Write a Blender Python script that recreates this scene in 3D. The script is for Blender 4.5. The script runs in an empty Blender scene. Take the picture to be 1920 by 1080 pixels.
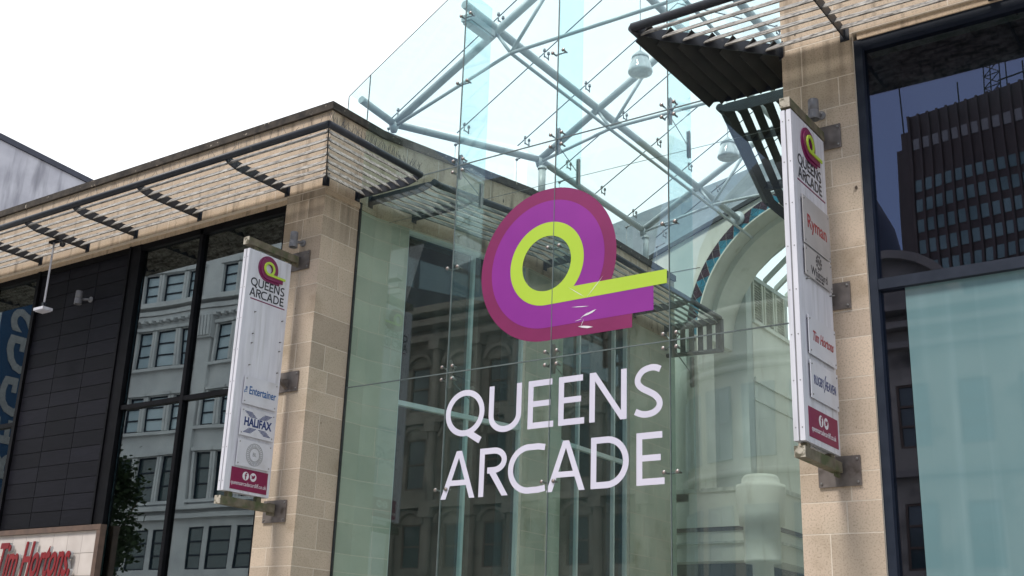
import bpy, math, random
from mathutils import Vector, Matrix
R = math.radians
sc = bpy.context.scene
col = sc.collection

# ------------------------------------------------------------------ camera, sky, sun, exposure
cam_d = bpy.data.cameras.new("camera")
cam = bpy.data.objects.new("camera", cam_d); col.objects.link(cam); sc.camera = cam
cam_d.sensor_width = 36.0
cam_d.lens = 2202.55 / 1920 * 36
cam_d.clip_start = 0.1; cam_d.clip_end = 3000
yaw, pitch, roll = R(35.6357), R(18.4522), R(2.0464)
fwd = Vector((-math.sin(yaw) * math.cos(pitch), math.cos(yaw) * math.cos(pitch), math.sin(pitch)))
rt = Vector((math.cos(yaw), math.sin(yaw), 0)); up = rt.cross(fwd)
rt2 = rt * math.cos(roll) + up * math.sin(roll); up2 = -rt * math.sin(roll) + up * math.cos(roll)
cam.matrix_world = Matrix(((rt2.x, up2.x, -fwd.x, 0), (rt2.y, up2.y, -fwd.y, 0), (rt2.z, up2.z, -fwd.z, 1.7), (0, 0, 0, 1)))

SUN_EL, SUN_AZ = R(56), R(188)          # azimuth measured clockwise from +Y (behind the camera, slightly left)
w = bpy.data.worlds.new("World"); sc.world = w; w.use_nodes = True
nt = w.node_tree; nt.nodes.clear()
def N(t, ty, **k):
    n = t.nodes.new(ty)
    for a, b in k.items(): setattr(n, a, b)
    return n
out = N(nt, 'ShaderNodeOutputWorld'); bg = N(nt, 'ShaderNodeBackground')
sky = N(nt, 'ShaderNodeTexSky'); sky.sky_type = 'NISHITA'; sky.sun_disc = False
sky.sun_elevation = SUN_EL; sky.sun_rotation = SUN_AZ; sky.dust_density = .8; sky.air_density = 1.0
tc = N(nt, 'ShaderNodeTexCoord'); mp = N(nt, 'ShaderNodeMapping'); mp.inputs['Scale'].default_value = (1, 1, 2.2)
ns = N(nt, 'ShaderNodeTexNoise'); ns.inputs['Scale'].default_value = 2.1; ns.inputs['Detail'].default_value = 6
sep = N(nt, 'ShaderNodeSeparateXYZ')
nt.links.new(tc.outputs['Generated'], sep.inputs[0]); nt.links.new(tc.outputs['Generated'], mp.inputs['Vector']); nt.links.new(mp.outputs[0], ns.inputs['Vector'])
# thick cloud over the arcade, thinner broken cloud on the other side of the street
mr = N(nt, 'ShaderNodeMapRange'); mr.inputs['From Min'].default_value = -0.6; mr.inputs['From Max'].default_value = 0.0
mr.inputs['To Min'].default_value = -0.3; mr.inputs['To Max'].default_value = 0.62
nt.links.new(sep.outputs['Y'], mr.inputs['Value'])
ad = N(nt, 'ShaderNodeMath', operation='ADD'); nt.links.new(mr.outputs[0], ad.inputs[0]); nt.links.new(ns.outputs['Fac'], ad.inputs[1])
cr = N(nt, 'ShaderNodeMapRange'); cr.inputs['From Min'].default_value = 0.3; cr.inputs['From Max'].default_value = 0.75
nt.links.new(ad.outputs[0], cr.inputs['Value'])
mx = N(nt, 'ShaderNodeMix', data_type='RGBA')
nt.links.new(cr.outputs[0], mx.inputs['Factor']); nt.links.new(sky.outputs[0], mx.inputs['A'])
mx.inputs['B'].default_value = (10.6, 10.9, 11.3, 1)
bg.inputs['Strength'].default_value = 0.08
nt.links.new(mx.outputs['Result'], bg.inputs['Color']); nt.links.new(bg.outputs[0], out.inputs[0])

sun_d = bpy.data.lights.new("sun", 'SUN'); sun_d.energy = 2.0; sun_d.angle = R(14); sun_d.color = (1, .95, .88)
sun = bpy.data.objects.new("sun", sun_d); col.objects.link(sun)
sd = Vector((math.sin(SUN_AZ) * math.cos(SUN_EL), math.cos(SUN_AZ) * math.cos(SUN_EL), math.sin(SUN_EL)))
sun.rotation_euler = sd.to_track_quat('Z', 'Y').to_euler()
sc.view_settings.view_transform = 'Standard'; sc.view_settings.look = 'None'
sc.view_settings.exposure = 0.75; sc.view_settings.gamma = 1.0
sc.render.engine = 'CYCLES'
sc.cycles.transparent_max_bounces = 40; sc.cycles.max_bounces = 8
rng = random.Random(7)

# ------------------------------------------------------------------ materials
MATS = {}
def mat(name):
    m = bpy.data.materials.new(name); m.use_nodes = True; m.node_tree.nodes.clear(); MATS[name] = m
    return m, m.node_tree
def tex_mat(name, c1, c2, scale=6, rough=.7, metal=0, bump=0, detail=6, stretch=(1, 1, 1), tone=0.0, c3=None, s3=1.2, lo3=.55, hi3=.7, stretch3=(1, 1, 1), spec=.5):
    """noise between two colours, optional stain colour c3 and the per-face 'tone' attribute"""
    m, t = mat(name); L = t.links.new
    o = N(t, 'ShaderNodeOutputMaterial'); b = N(t, 'ShaderNodeBsdfPrincipled'); L(b.outputs[0], o.inputs[0])
    b.inputs['Roughness'].default_value = rough; b.inputs['Metallic'].default_value = metal
    b.inputs['Specular IOR Level'].default_value = spec
    g = N(t, 'ShaderNodeNewGeometry')
    mp_ = N(t, 'ShaderNodeMapping'); mp_.inputs['Scale'].default_value = stretch; L(g.outputs['Position'], mp_.inputs['Vector'])
    n = N(t, 'ShaderNodeTexNoise'); n.inputs['Scale'].default_value = scale; n.inputs['Detail'].default_value = detail; L(mp_.outputs[0], n.inputs['Vector'])
    r = N(t, 'ShaderNodeMapRange'); r.inputs['From Min'].default_value = .32; r.inputs['From Max'].default_value = .68; L(n.outputs['Fac'], r.inputs['Value'])
    m1 = N(t, 'ShaderNodeMix', data_type='RGBA'); m1.inputs['A'].default_value = (*c1, 1); m1.inputs['B'].default_value = (*c2, 1)
    L(r.outputs[0], m1.inputs['Factor']); cur = m1.outputs['Result']
    if c3:
        mp3 = N(t, 'ShaderNodeMapping'); mp3.inputs['Scale'].default_value = stretch3; L(g.outputs['Position'], mp3.inputs['Vector'])
        n3 = N(t, 'ShaderNodeTexNoise'); n3.inputs['Scale'].default_value = s3; n3.inputs['Detail'].default_value = 8; L(mp3.outputs[0], n3.inputs['Vector'])
        r3 = N(t, 'ShaderNodeMapRange'); r3.inputs['From Min'].default_value = lo3; r3.inputs['From Max'].default_value = hi3; L(n3.outputs['Fac'], r3.inputs['Value'])
        m3 = N(t, 'ShaderNodeMix', data_type='RGBA'); L(cur, m3.inputs['A']); m3.inputs['B'].default_value = (*c3, 1); L(r3.outputs[0], m3.inputs['Factor'])
        cur = m3.outputs['Result']
    if tone:
        a = N(t, 'ShaderNodeAttribute'); a.attribute_name = 'tone'
        mm = N(t, 'ShaderNodeMath', operation='MULTIPLY_ADD'); mm.inputs[1].default_value = tone; mm.inputs[2].default_value = 1.0; L(a.outputs['Fac'], mm.inputs[0])
        vm = N(t, 'ShaderNodeVectorMath', operation='SCALE'); L(cur, vm.inputs[0]); L(mm.outputs[0], vm.inputs['Scale']); cur = vm.outputs[0]
    L(cur, b.inputs['Base Color'])
    if bump:
        bp = N(t, 'ShaderNodeBump'); bp.inputs['Strength'].default_value = bump; bp.inputs['Distance'].default_value = .01
        L(n.outputs['Fac'], bp.inputs['Height']); L(bp.outputs[0], b.inputs['Normal'])
    return m
def glass_mat(name, tint, f0=.05, boost=1.0, veil=0.0, veil_col=(.7, .75, .72), wobble=0.0, gl=(1, 1, 1), wscale=.8):
    """thin clear pane: tinted transmission + Schlick mirror reflection + a diffuse veil of dirt and painted haze"""
    m, t = mat(name); L = t.links.new
    o = N(t, 'ShaderNodeOutputMaterial'); tr = N(t, 'ShaderNodeBsdfTransparent'); tr.inputs[0].default_value = (*tint, 1)
    gs = N(t, 'ShaderNodeBsdfGlossy'); gs.inputs['Roughness'].default_value = 0.0; gs.inputs['Color'].default_value = (*gl, 1)
    g = N(t, 'ShaderNodeNewGeometry')
    d = N(t, 'ShaderNodeVectorMath', operation='DOT_PRODUCT'); L(g.outputs['Incoming'], d.inputs[0]); L(g.outputs['Normal'], d.inputs[1])
    ab = N(t, 'ShaderNodeMath', operation='ABSOLUTE'); L(d.outputs['Value'], ab.inputs[0])
    s1 = N(t, 'ShaderNodeMath', operation='SUBTRACT'); s1.inputs[0].default_value = 1; L(ab.outputs[0], s1.inputs[1])
    p = N(t, 'ShaderNodeMath', operation='POWER'); L(s1.outputs[0], p.inputs[0]); p.inputs[1].default_value = 5
    f = N(t, 'ShaderNodeMath', operation='MULTIPLY_ADD'); L(p.outputs[0], f.inputs[0]); f.inputs[1].default_value = boost * (1 - f0); f.inputs[2].default_value = f0; f.use_clamp = True
    if wobble:
        wn = N(t, 'ShaderNodeTexNoise'); wn.inputs['Scale'].default_value = wscale; wn.inputs['Detail'].default_value = 1; L(g.outputs['Position'], wn.inputs['Vector'])
        bp = N(t, 'ShaderNodeBump'); bp.inputs['Strength'].default_value = 1; bp.inputs['Distance'].default_value = wobble; L(wn.outputs['Fac'], bp.inputs['Height']); L(bp.outputs[0], gs.inputs['Normal'])
    base = tr.outputs[0]
    if veil:  # pale diffuse layer: dirt, plus reflected haze painted onto the clear panes
        df = N(t, 'ShaderNodeBsdfDiffuse'); df.inputs[0].default_value = (*veil_col, 1)
        mp_ = N(t, 'ShaderNodeMapping'); mp_.inputs['Scale'].default_value = (3, 3, .5); L(g.outputs['Position'], mp_.inputs['Vector'])
        n = N(t, 'ShaderNodeTexNoise'); n.inputs['Scale'].default_value = 1.6; n.inputs['Detail'].default_value = 8; L(mp_.outputs[0], n.inputs['Vector'])
        r = N(t, 'ShaderNodeMapRange'); r.inputs['From Min'].default_value = .3; r.inputs['From Max'].default_value = .75; r.inputs['To Min'].default_value = veil * .55; r.inputs['To Max'].default_value = veil * 1.7; L(n.outputs['Fac'], r.inputs['Value'])
        ms = N(t, 'ShaderNodeMixShader'); L(r.outputs[0], ms.inputs[0]); L(tr.outputs[0], ms.inputs[1]); L(df.outputs[0], ms.inputs[2]); base = ms.outputs[0]
    mx_ = N(t, 'ShaderNodeMixShader'); L(f.outputs[0], mx_.inputs[0]); L(base, mx_.inputs[1]); L(gs.outputs[0], mx_.inputs[2]); L(mx_.outputs[0], o.inputs[0])
    return m

STONE = tex_mat('bath stone', (.45, .375, .285), (.56, .445, .345), 1.3, .85, tone=.15, bump=.25, detail=12, c3=(.27, .20, .125), s3=1.4, lo3=.54, hi3=.80)
STONEP = tex_mat('stone paled by painted haze', (.42, .46, .37), (.58, .58, .48), 1.1, .85, tone=.10, detail=10, c3=(.24, .25, .14), s3=1.3, lo3=.6, hi3=.85)  # stone behind glass: reflected haze and roof light painted into a paler copy
FASCIA = tex_mat('weathered stone band', (.50, .385, .275), (.58, .46, .34), 5, .85, bump=.2, detail=10, c3=(.16, .12, .085), s3=2.2, lo3=.55, hi3=.8, stretch3=(4, 4, .5), tone=.1)
def weather(m, spots=True, streak=True):
    t = m.node_tree; L = t.links.new; b = t.nodes['Principled BSDF']; cur = b.inputs['Base Color'].links[0].from_socket
    g = N(t, 'ShaderNodeNewGeometry')
    def layer(cur, scale, stretch, lo, hi, colr, z0=None, z1=None, det=6):
        mp_ = N(t, 'ShaderNodeMapping'); mp_.inputs['Scale'].default_value = stretch; L(g.outputs['Position'], mp_.inputs['Vector'])
        n = N(t, 'ShaderNodeTexNoise'); n.inputs['Scale'].default_value = scale; n.inputs['Detail'].default_value = det; L(mp_.outputs[0], n.inputs['Vector'])
        r = N(t, 'ShaderNodeMapRange'); r.inputs['From Min'].default_value = lo; r.inputs['From Max'].default_value = hi; L(n.outputs['Fac'], r.inputs['Value']); f = r.outputs[0]
        if z0 is not None:
            sp = N(t, 'ShaderNodeSeparateXYZ'); L(g.outputs['Position'], sp.inputs[0])
            zr = N(t, 'ShaderNodeMapRange'); zr.inputs['From Min'].default_value = z0; zr.inputs['From Max'].default_value = z1; L(sp.outputs['Z'], zr.inputs['Value'])
            mu = N(t, 'ShaderNodeMath', operation='MULTIPLY'); L(f, mu.inputs[0]); L(zr.outputs[0], mu.inputs[1]); f = mu.outputs[0]
        mm = N(t, 'ShaderNodeMix', data_type='RGBA'); L(f, mm.inputs['Factor']); L(cur, mm.inputs['A']); mm.inputs['B'].default_value = (*colr, 1); return mm.outputs['Result']
    cur = layer(cur, 60, (1, 1, 1), .5, .95, (.16, .12, .08), det=3)
    cur = layer(cur, 9, (1, 1, .55), .725, .76, (.07, .05, .035), det=2)
    if streak: cur = layer(cur, 1.0, (7, 7, .35), .46, .70, (.10, .08, .06), 7.3, 8.7)
    L(cur, b.inputs['Base Color'])
weather(STONE); weather(FASCIA, streak=False)
MORTAR = tex_mat('pale mortar', (.72, .64, .54), (.62, .55, .45), 20, .9)
COPING = tex_mat('lichened coping', (.025, .021, .019), (.075, .062, .05), 9, .95, bump=.5, c3=(.36, .31, .25), s3=14, lo3=.66, hi3=.7, detail=10)
STEEL = tex_mat('dark painted steel', (.008, .011, .018), (.016, .020, .030), 8, .45, c3=(.09, .08, .07), s3=9, lo3=.62, hi3=.8)
SLAT = tex_mat('weathered louvre slat', (.07, .06, .052), (.42, .40, .37), 6, .7, detail=8, stretch=(1, 4, 4), c3=(.03, .025, .022), s3=20, lo3=.5, hi3=.75)
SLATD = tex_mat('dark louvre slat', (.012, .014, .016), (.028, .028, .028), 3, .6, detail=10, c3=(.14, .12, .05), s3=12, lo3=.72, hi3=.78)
SLATG = tex_mat('dirty green louvre slat', (.03, .035, .03), (.16, .17, .15), 4, .7, detail=12)
TUBE = tex_mat('white painted tube', (.46, .51, .52), (.56, .60, .60), 3, .35, c3=(.32, .34, .31), s3=5, lo3=.6, hi3=.8)
STAIN = tex_mat('stainless steel', (.18, .18, .18), (.30, .29, .28), 20, .35, metal=.7)
CAP = tex_mat('bolt cap', (.32, .24, .21), (.42, .33, .30), 30, .4, metal=.5)
SEAL = tex_mat('black silicone', (.012, .016, .018), (.03, .035, .035), 10, .6)
GASK = tex_mat('grey silicone', (.10, .13, .13), (.15, .18, .18), 10, .5)
FRAME = tex_mat('black window frame', (.003, .003, .004), (.006, .006, .008), 6, .5, spec=.12)
FRAMEB = tex_mat('blue grey window frame', (.012, .018, .032), (.020, .027, .044), 6, .5, spec=.25)
TILE = tex_mat('black slate cladding', (.005, .005, .008), (.010, .010, .015), 5, .55, spec=.14, stretch=(1, 1, 12), tone=.35, detail=8)
GROUT = tex_mat('cladding joint', (.003, .003, .004), (.005, .005, .006), 5, .8)
CREAMT = tex_mat('cream wall tile', (.56, .50, .46), (.64, .58, .54), 4, .5, tone=.08)
BROWN = tex_mat('brown metal trim', (.10, .065, .05), (.15, .095, .07), 8, .5)
RED = tex_mat('red sign letter', (.20, .006, .010), (.25, .010, .014), 5, .35)
SILVER = tex_mat('brushed sign return', (.40, .42, .44), (.5, .52, .54), 9, .35, metal=.6)
SIGNW = tex_mat('white sign panel', (.60, .60, .66), (.70, .70, .76), 3, .45, stretch=(4, 4, .6), c3=(.45, .45, .47), s3=2, lo3=.5, hi3=.8, stretch3=(8, 8, .5))
PLAQ = tex_mat('plaque panel', (.58, .58, .63), (.66, .66, .71), 3, .4, c3=(.45, .43, .43), s3=2.5, lo3=.55, hi3=.85)
PLAQD = tex_mat('grey plaque panel', (.40, .38, .38), (.48, .46, .46), 3, .4, c3=(.33, .31, .30), s3=2.5, lo3=.55, hi3=.85)
VIOLET = tex_mat('violet vinyl', (.235, .02, .26), (.27, .026, .29), 1.5, .45)
MAROON = tex_mat('plum vinyl', (.19, .014, .085), (.235, .02, .11), 1.5, .45)
LIME = tex_mat('lime vinyl', (.42, .60, .045), (.46, .64, .06), 1.5, .45)
WHITEV = tex_mat('white vinyl lettering', (.62, .60, .72), (.68, .66, .77), 2, .5)
SMAG = tex_mat('sign magenta', (.19, .006, .055), (.23, .008, .065), 4, .45)
SPLUM = tex_mat('sign plum', (.17, .008, .07), (.2, .012, .085), 4, .4)
INK = tex_mat('black print', (.012, .012, .02), (.02, .02, .03), 5, .4)
INKB = tex_mat('navy print', (.012, .03, .14), (.015, .035, .16), 5, .4)
INKC = tex_mat('blue print', (.01, .09, .27), (.012, .1, .3), 5, .4)
INKG = tex_mat('grey print', (.22, .22, .23), (.28, .28, .29), 5, .4)
INKR = tex_mat('red print', (.30, .012, .02), (.36, .02, .03), 5, .4)
PRINTW = tex_mat('white print', (.7, .68, .72), (.75, .73, .77), 5, .4)
ARM = tex_mat('mossy steel arm', (.10, .085, .06), (.20, .17, .12), 8, .7, c3=(.07, .085, .035), s3=6, lo3=.45, hi3=.65)
ARMEND = tex_mat('stained end cap', (.35, .31, .25), (.5, .46, .38), 14, .8, c3=(.1, .09, .06), s3=18, lo3=.5, hi3=.6)
PLATE = tex_mat('steel wall plate', (.12, .105, .095), (.22, .19, .18), 7, .45, metal=.35, c3=(.06, .045, .035), s3=5, lo3=.55, hi3=.75)
LAMPG = tex_mat('grey lamp casing', (.15, .15, .165), (.2, .2, .215), 6, .4)
LENS = tex_mat('lamp lens', (.10, .105, .11), (.14, .145, .15), 6, .15)
PLAST = tex_mat('cream plaster', (.60, .60, .52), (.70, .69, .60), 1.6, .8, c3=(.42, .39, .30), s3=1.1, lo3=.6, hi3=.85, stretch3=(3, 3, .7))
PLASTG = tex_mat('grey green plaster', (.42, .46, .42), (.50, .53, .49), 1.6, .8)
LEDGE = tex_mat('dirty ledge', (.38, .40, .34), (.62, .62, .54), 7, .9, detail=12)
DKBR = tex_mat('dark brown strip', (.035, .024, .018), (.05, .036, .028), 6, .6)
MOSB = tex_mat('turquoise tile', (.02, .15, .21), (.035, .20, .27), 8, .3, tone=.3)
MOSP = tex_mat('plum brown tile', (.028, .010, .014), (.05, .018, .024), 8, .3, tone=.3)
GROUTL = tex_mat('mosaic grout', (.38, .36, .32), (.44, .42, .38), 20, .8)
SLATE = tex_mat('slate roof', (.13, .16, .18), (.19, .22, .24), 3, .6, c3=(.34, .36, .36), s3=22, lo3=.68, hi3=.72, detail=10)
STUC = tex_mat('streaked stucco', (.38, .38, .43), (.50, .50, .55), 1.0, .85, c3=(.12, .12, .15), s3=.55, lo3=.52, hi3=.75, stretch3=(3, 3, .45), detail=10)
LEAD = tex_mat('dark roof edge', (.018, .022, .04), (.03, .035, .06), 4, .6)
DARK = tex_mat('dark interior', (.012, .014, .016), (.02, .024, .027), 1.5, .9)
TEALF = tex_mat('translucent teal film', (.13, .235, .255), (.165, .28, .30), .55, .03, stretch=(1.5, 1.5, .25), spec=1.0, c3=(.20, .32, .34), s3=1.1, lo3=.5, hi3=.9, stretch3=(6, 6, .12), detail=3)
TEALF.node_tree.nodes['Principled BSDF'].inputs['IOR'].default_value = 1.75
PAVE = tex_mat('street paving', (.26, .24, .22), (.34, .32, .29), 1.5, .85)
FLOORM = tex_mat('arcade floor', (.45, .44, .40), (.52, .50, .46), 2, .4)
WBLD = tex_mat('white render facade', (.50, .51, .53), (.62, .63, .64), .9, .8)
WBLD2 = tex_mat('pale render facade', (.72, .72, .66), (.80, .80, .74), .6, .8)
VSTONE = tex_mat('sooty sandstone', (.26, .24, .20), (.40, .36, .31), .9, .85, c3=(.08, .07, .06), s3=.8, lo3=.55, hi3=.75)
MIDST = tex_mat('weathered limestone', (.22, .20, .18), (.32, .29, .26), 1.2, .85)
BRWALL = tex_mat('brown brick', (.12, .085, .065), (.17, .12, .095), 2, .85)
TWR = tex_mat('dark brown tower cladding', (.06, .042, .038), (.085, .06, .052), .3, .6)
TWRW = tex_mat('tower window', (.09, .16, .17), (.22, .33, .34), .12, .3)
PANE = tex_mat('sash glass with painted sky', (.30, .40, .48), (.50, .60, .66), .35, .08, spec=.8)  # pale blue sky reflection is mixed into the base colour
PANED = tex_mat('dark sash glass', (.03, .05, .055), (.06, .09, .10), .35, .08, spec=.8)
LEAF = tex_mat('leaves', (.018, .035, .014), (.045, .075, .03), 3, .7)
BARK = tex_mat('bark', (.06, .045, .03), (.1, .08, .055), 9, .9)
BLUE = tex_mat('blue banner cloth', (.003, .032, .09), (.005, .042, .11), 1, .6)
WHITEP = tex_mat('white painted metal', (.72, .73, .74), (.78, .79, .8), 5, .4)
TEALM = tex_mat('pale teal mullion', (.60, .70, .70), (.68, .77, .77), 5, .4)
SHUT = tex_mat('cream shutter', (.50, .50, .42), (.6, .6, .5), 4, .6)
GLASS = glass_mat('clear facade glass', (.908, .978, .966), .07, 1.2, .010, (.62, .78, .73), wobble=.0006)
FIN = glass_mat('glass fin', (.87, .965, .97), .05, 1.0, .02)
ROOFG = glass_mat('roof glass', (.968, .992, .995), .03, .6, .015)
WING = glass_mat('reflective shop window', (.42, .5, .5), .26, 1.3, .0, wobble=.0022, gl=(.92, 1, 1), wscale=.55)
WINS = glass_mat('dark side window', (.35, .5, .55), .03, .45, .0, wobble=.0015, gl=(.75, .95, 1))
WINR = glass_mat('blue reflective window', (.5, .62, .66), .12, 1.0, .0, wobble=.003, gl=(.78, .76, 1.0), wscale=.5)
LAMPGL = glass_mat('prismatic lamp glass', (.88, .92, .92), .05, .6, .8, (.9, .93, .93))

# ------------------------------------------------------------------ mesh builder
class MB:
    def __init__(s): s.v = []; s.f = []; s.t = []; s.m = []
    def face(s, pts, tone=0, mi=0):
        i = len(s.v); s.v += [tuple(p) for p in pts]; s.f.append(tuple(range(i, i + len(pts)))); s.t.append(tone); s.m.append(mi)
    def hexa(s, P, tone=0, mi=0):
        i = len(s.v); s.v += [tuple(p) for p in P]
        for q in ((0, 3, 2, 1), (4, 5, 6, 7), (0, 1, 5, 4), (1, 2, 6, 5), (2, 3, 7, 6), (3, 0, 4, 7)):
            s.f.append(tuple(i + k for k in q)); s.t.append(tone); s.m.append(mi)
        return s
    def box(s, x0, x1, y0, y1, z0, z1, tone=0, mi=0):
        s.hexa([(x0, y0, z0), (x1, y0, z0), (x1, y1, z0), (x0, y1, z0), (x0, y0, z1), (x1, y0, z1), (x1, y1, z1), (x0, y1, z1)], tone, mi)
        return s
    def fbox(s, F, u0, u1, n0, n1, z0, z1, tone=0, mi=0):
        """box in a wall frame F: u along the wall, n outwards, z up"""
        s.hexa([F(u0, n1, z0), F(u1, n1, z0), F(u1, n0, z0), F(u0, n0, z0), F(u0, n1, z1), F(u1, n1, z1), F(u1, n0, z1), F(u0, n0, z1)], tone, mi)
        return s
    def prism(s, poly, d, tone=0, mi=0):
        """closed polygon (3-D points) extruded by vector d"""
        i = len(s.v); n = len(poly); d = Vector(d)
        s.v += [tuple(Vector(p)) for p in poly] + [tuple(Vector(p) + d) for p in poly]
        s.f.append(tuple(range(i, i + n))); s.f.append(tuple(range(i + 2 * n - 1, i + n - 1, -1)))
        for k in range(n): s.f.append((i + k, i + n + k, i + n + (k + 1) % n, i + (k + 1) % n))
        s.t += [tone] * (n + 2); s.m += [mi] * (n + 2); return s
    def tube(s, a, b, r, n=12, r2=None, mi=0):
        a = Vector(a); b = Vector(b); r2 = r if r2 is None else r2
        d = (b - a).normalized(); x = d.orthogonal().normalized(); y = d.cross(x); i = len(s.v)
        for p, rr in ((a, r), (b, r2)):
            for k in range(n):
                an = 2 * math.pi * k / n; s.v.append(tuple(p + (x * math.cos(an) + y * math.sin(an)) * rr))
        for k in range(n): s.f.append((i + k, i + (k + 1) % n, i + n + (k + 1) % n, i + n + k))
        s.f.append(tuple(i + k for k in range(n - 1, -1, -1))); s.f.append(tuple(i + n + k for k in range(n)))
        s.t += [0] * (n + 2); s.m += [mi] * (n + 2); return s
    def path(s, pts, r, n=12, mi=0):
        for a, b in zip(pts, pts[1:]): s.tube(a, b, r, n, mi=mi)
        for p in pts[1:-1]: s.ball(p, r * 1.002, n, mi)
        return s
    def ball(s, c, r, n=10, mi=0):
        s.lathe(c, [(max(1e-4, r * math.sin(math.pi * k / 8)), -r * math.cos(math.pi * k / 8)) for k in range(9)], n, mi); return s
    def lathe(s, c, prof, n=20, mi=0, ax=None):
        c = Vector(c); i = len(s.v); M_ = Vector(ax).to_track_quat('Z', 'Y').to_matrix() if ax else None
        for (r, z) in prof:
            for k in range(n):
                an = 2 * math.pi * k / n; p = Vector((r * math.cos(an), r * math.sin(an), z))
                s.v.append(tuple(c + (M_ @ p if M_ else p)))
        for j in range(len(prof) - 1):
            for k in range(n):
                s.f.append((i + j * n + k, i + j * n + (k + 1) % n, i + (j + 1) * n + (k + 1) % n, i + (j + 1) * n + k)); s.t.append(0); s.m.append(mi)
        return s
    def build(s, name, m, parent=None, smooth=False):
        me = bpy.data.meshes.new(name); me.from_pydata(s.v, [], s.f)
        for q in (m if isinstance(m, (list, tuple)) else [m]): me.materials.append(q)
        me.polygons.foreach_set('material_index', s.m)
        a = me.attributes.new('tone', 'FLOAT', 'FACE'); a.data.foreach_set('value', s.t)
        if smooth:
            me.polygons.foreach_set('use_smooth', [len(f) == 4 for f in s.f])
        me.update(); me.validate()
        o = bpy.data.objects.new(name, me); col.objects.link(o)
        if parent is not None:
            o.parent = parent; o.matrix_parent_inverse = Matrix.Translation(-parent_loc(parent))
        return o
def parent_loc(p):
    return p.location.copy() if p.type == 'EMPTY' else Vector((0, 0, 0))
def thing(name, label, cat, loc=(0, 0, 0), group=None):
    o = bpy.data.objects.new(name, None); col.objects.link(o); o.location = loc; o.empty_display_size = .2
    o['label'] = label; o['category'] = cat
    if group: o['group'] = group
    return o
def tag(o, label, cat, group=None):
    o['label'] = label; o['category'] = cat
    if group: o['group'] = group
    return o
def copy_tree(o, parent=None):
    c = o.copy(); col.objects.link(c)
    if parent is not None: c.parent = parent
    for ch in list(o.children): copy_tree(ch, c)
    return c
def frame(o, u, n):
    o = Vector((o[0], o[1], 0)); u = Vector((u[0], u[1], 0)).normalized(); n = Vector((n[0], n[1], 0)).normalized()
    return lambda a, b, z: o + u * a + n * b + Vector((0, 0, z))
def text(body, size, F, m, parent, name='lettering', depth=.002, sx=1.0, align='CENTER', shear=0.0, rot=0.0, bold=0.0):
    """writing converted to a mesh; F maps (u, v, n) to world"""
    c = bpy.data.curves.new('t', 'FONT'); c.body = body; c.size = size; c.align_x = align; c.align_y = 'CENTER'
    c.extrude = depth; c.resolution_u = 3; c.shear = shear; c.offset = bold
    o = bpy.data.objects.new('t', c); col.objects.link(o)
    dg = bpy.context.evaluated_depsgraph_get(); dg.update()
    me = bpy.data.meshes.new_from_object(o.evaluated_get(dg)); bpy.data.objects.remove(o)
    ca, sa = math.cos(rot), math.sin(rot)
    for v in me.vertices:
        x, y, z = v.co.x * sx, v.co.y, v.co.z; x, y = x * ca - y * sa, x * sa + y * ca
        v.co = F(x, y, z + depth)
    me.materials.clear(); me.materials.append(m)
    q = bpy.data.objects.new(name, me); col.objects.link(q)
    if parent is not None: q.parent = parent; q.matrix_parent_inverse = Matrix.Translation(-parent_loc(parent))
    return q

# ------------------------------------------------------------------ ground
g = MB().box(-150, 60, -200, 150, -.3, 0).build('pavement', PAVE); g['kind'] = 'structure'
g = MB().box(-10.4, -5.1, 11.8, 40, .004, .02).build('arcade_floor', FLOORM); g['kind'] = 'structure'

# ------------------------------------------------------------------ ashlar masonry
CR = random.Random(3); COURSES = []; z = 0.0
while z < 10: COURSES.append(z); z += CR.choice([.24, .3, .36, .36, .42])
def ashlar(mb, F, u0, u1, z0, z1, seed, n0=-.004, wmin=.32, wmax=.85, proud=.0012, cs=None):
    r = random.Random(seed); g_ = .0055
    cs = cs or COURSES
    for a, b in zip(cs, cs[1:]):
        za, zb = max(a, z0), min(b, z1)
        if zb - za < .03: continue
        u = u0; off = r.random() * .4
        first = True
        while u < u1 - .01:
            wd = r.uniform(wmin, wmax) * (r.uniform(.4, 1) if first else 1); first = False
            e = u + wd
            if u1 - e < .16: e = u1
            e = min(e, u1)
            ua = u + (g_ if u > u0 + .001 else 0); ub = e - (g_ if e < u1 - .001 else 0)
            mb.fbox(F, ua, ub, n0, proud, za + g_, zb - g_, tone=r.uniform(-1, 1), mi=0)
            u = e

XC = -11.22                  # street corner of the left building
XR = -4.335                  # street corner of the right building
# ------------------------------------------------------------------ left shop building
LB = thing('shop_building', 'sandy stone shop building left of the glass front, flat roofed with dark lichened coping', 'building', (-16, 14, 0))
LW = [(XC, 11.0), (XC, 12.1), (-10.5, 15.1), (-10.5, 20.3)]      # side wall in plan
SEG = []
for a, b in zip(LW, LW[1:]):
    u = Vector((b[0] - a[0], b[1] - a[1], 0)); n = Vector((u.y, -u.x, 0)).normalized(); SEG.append((frame(a, u, n), u.length))
Ff = frame((XC, 11.0), (-1, 0), (0, -1))                          # front: u runs to the left
m = MB()
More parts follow.
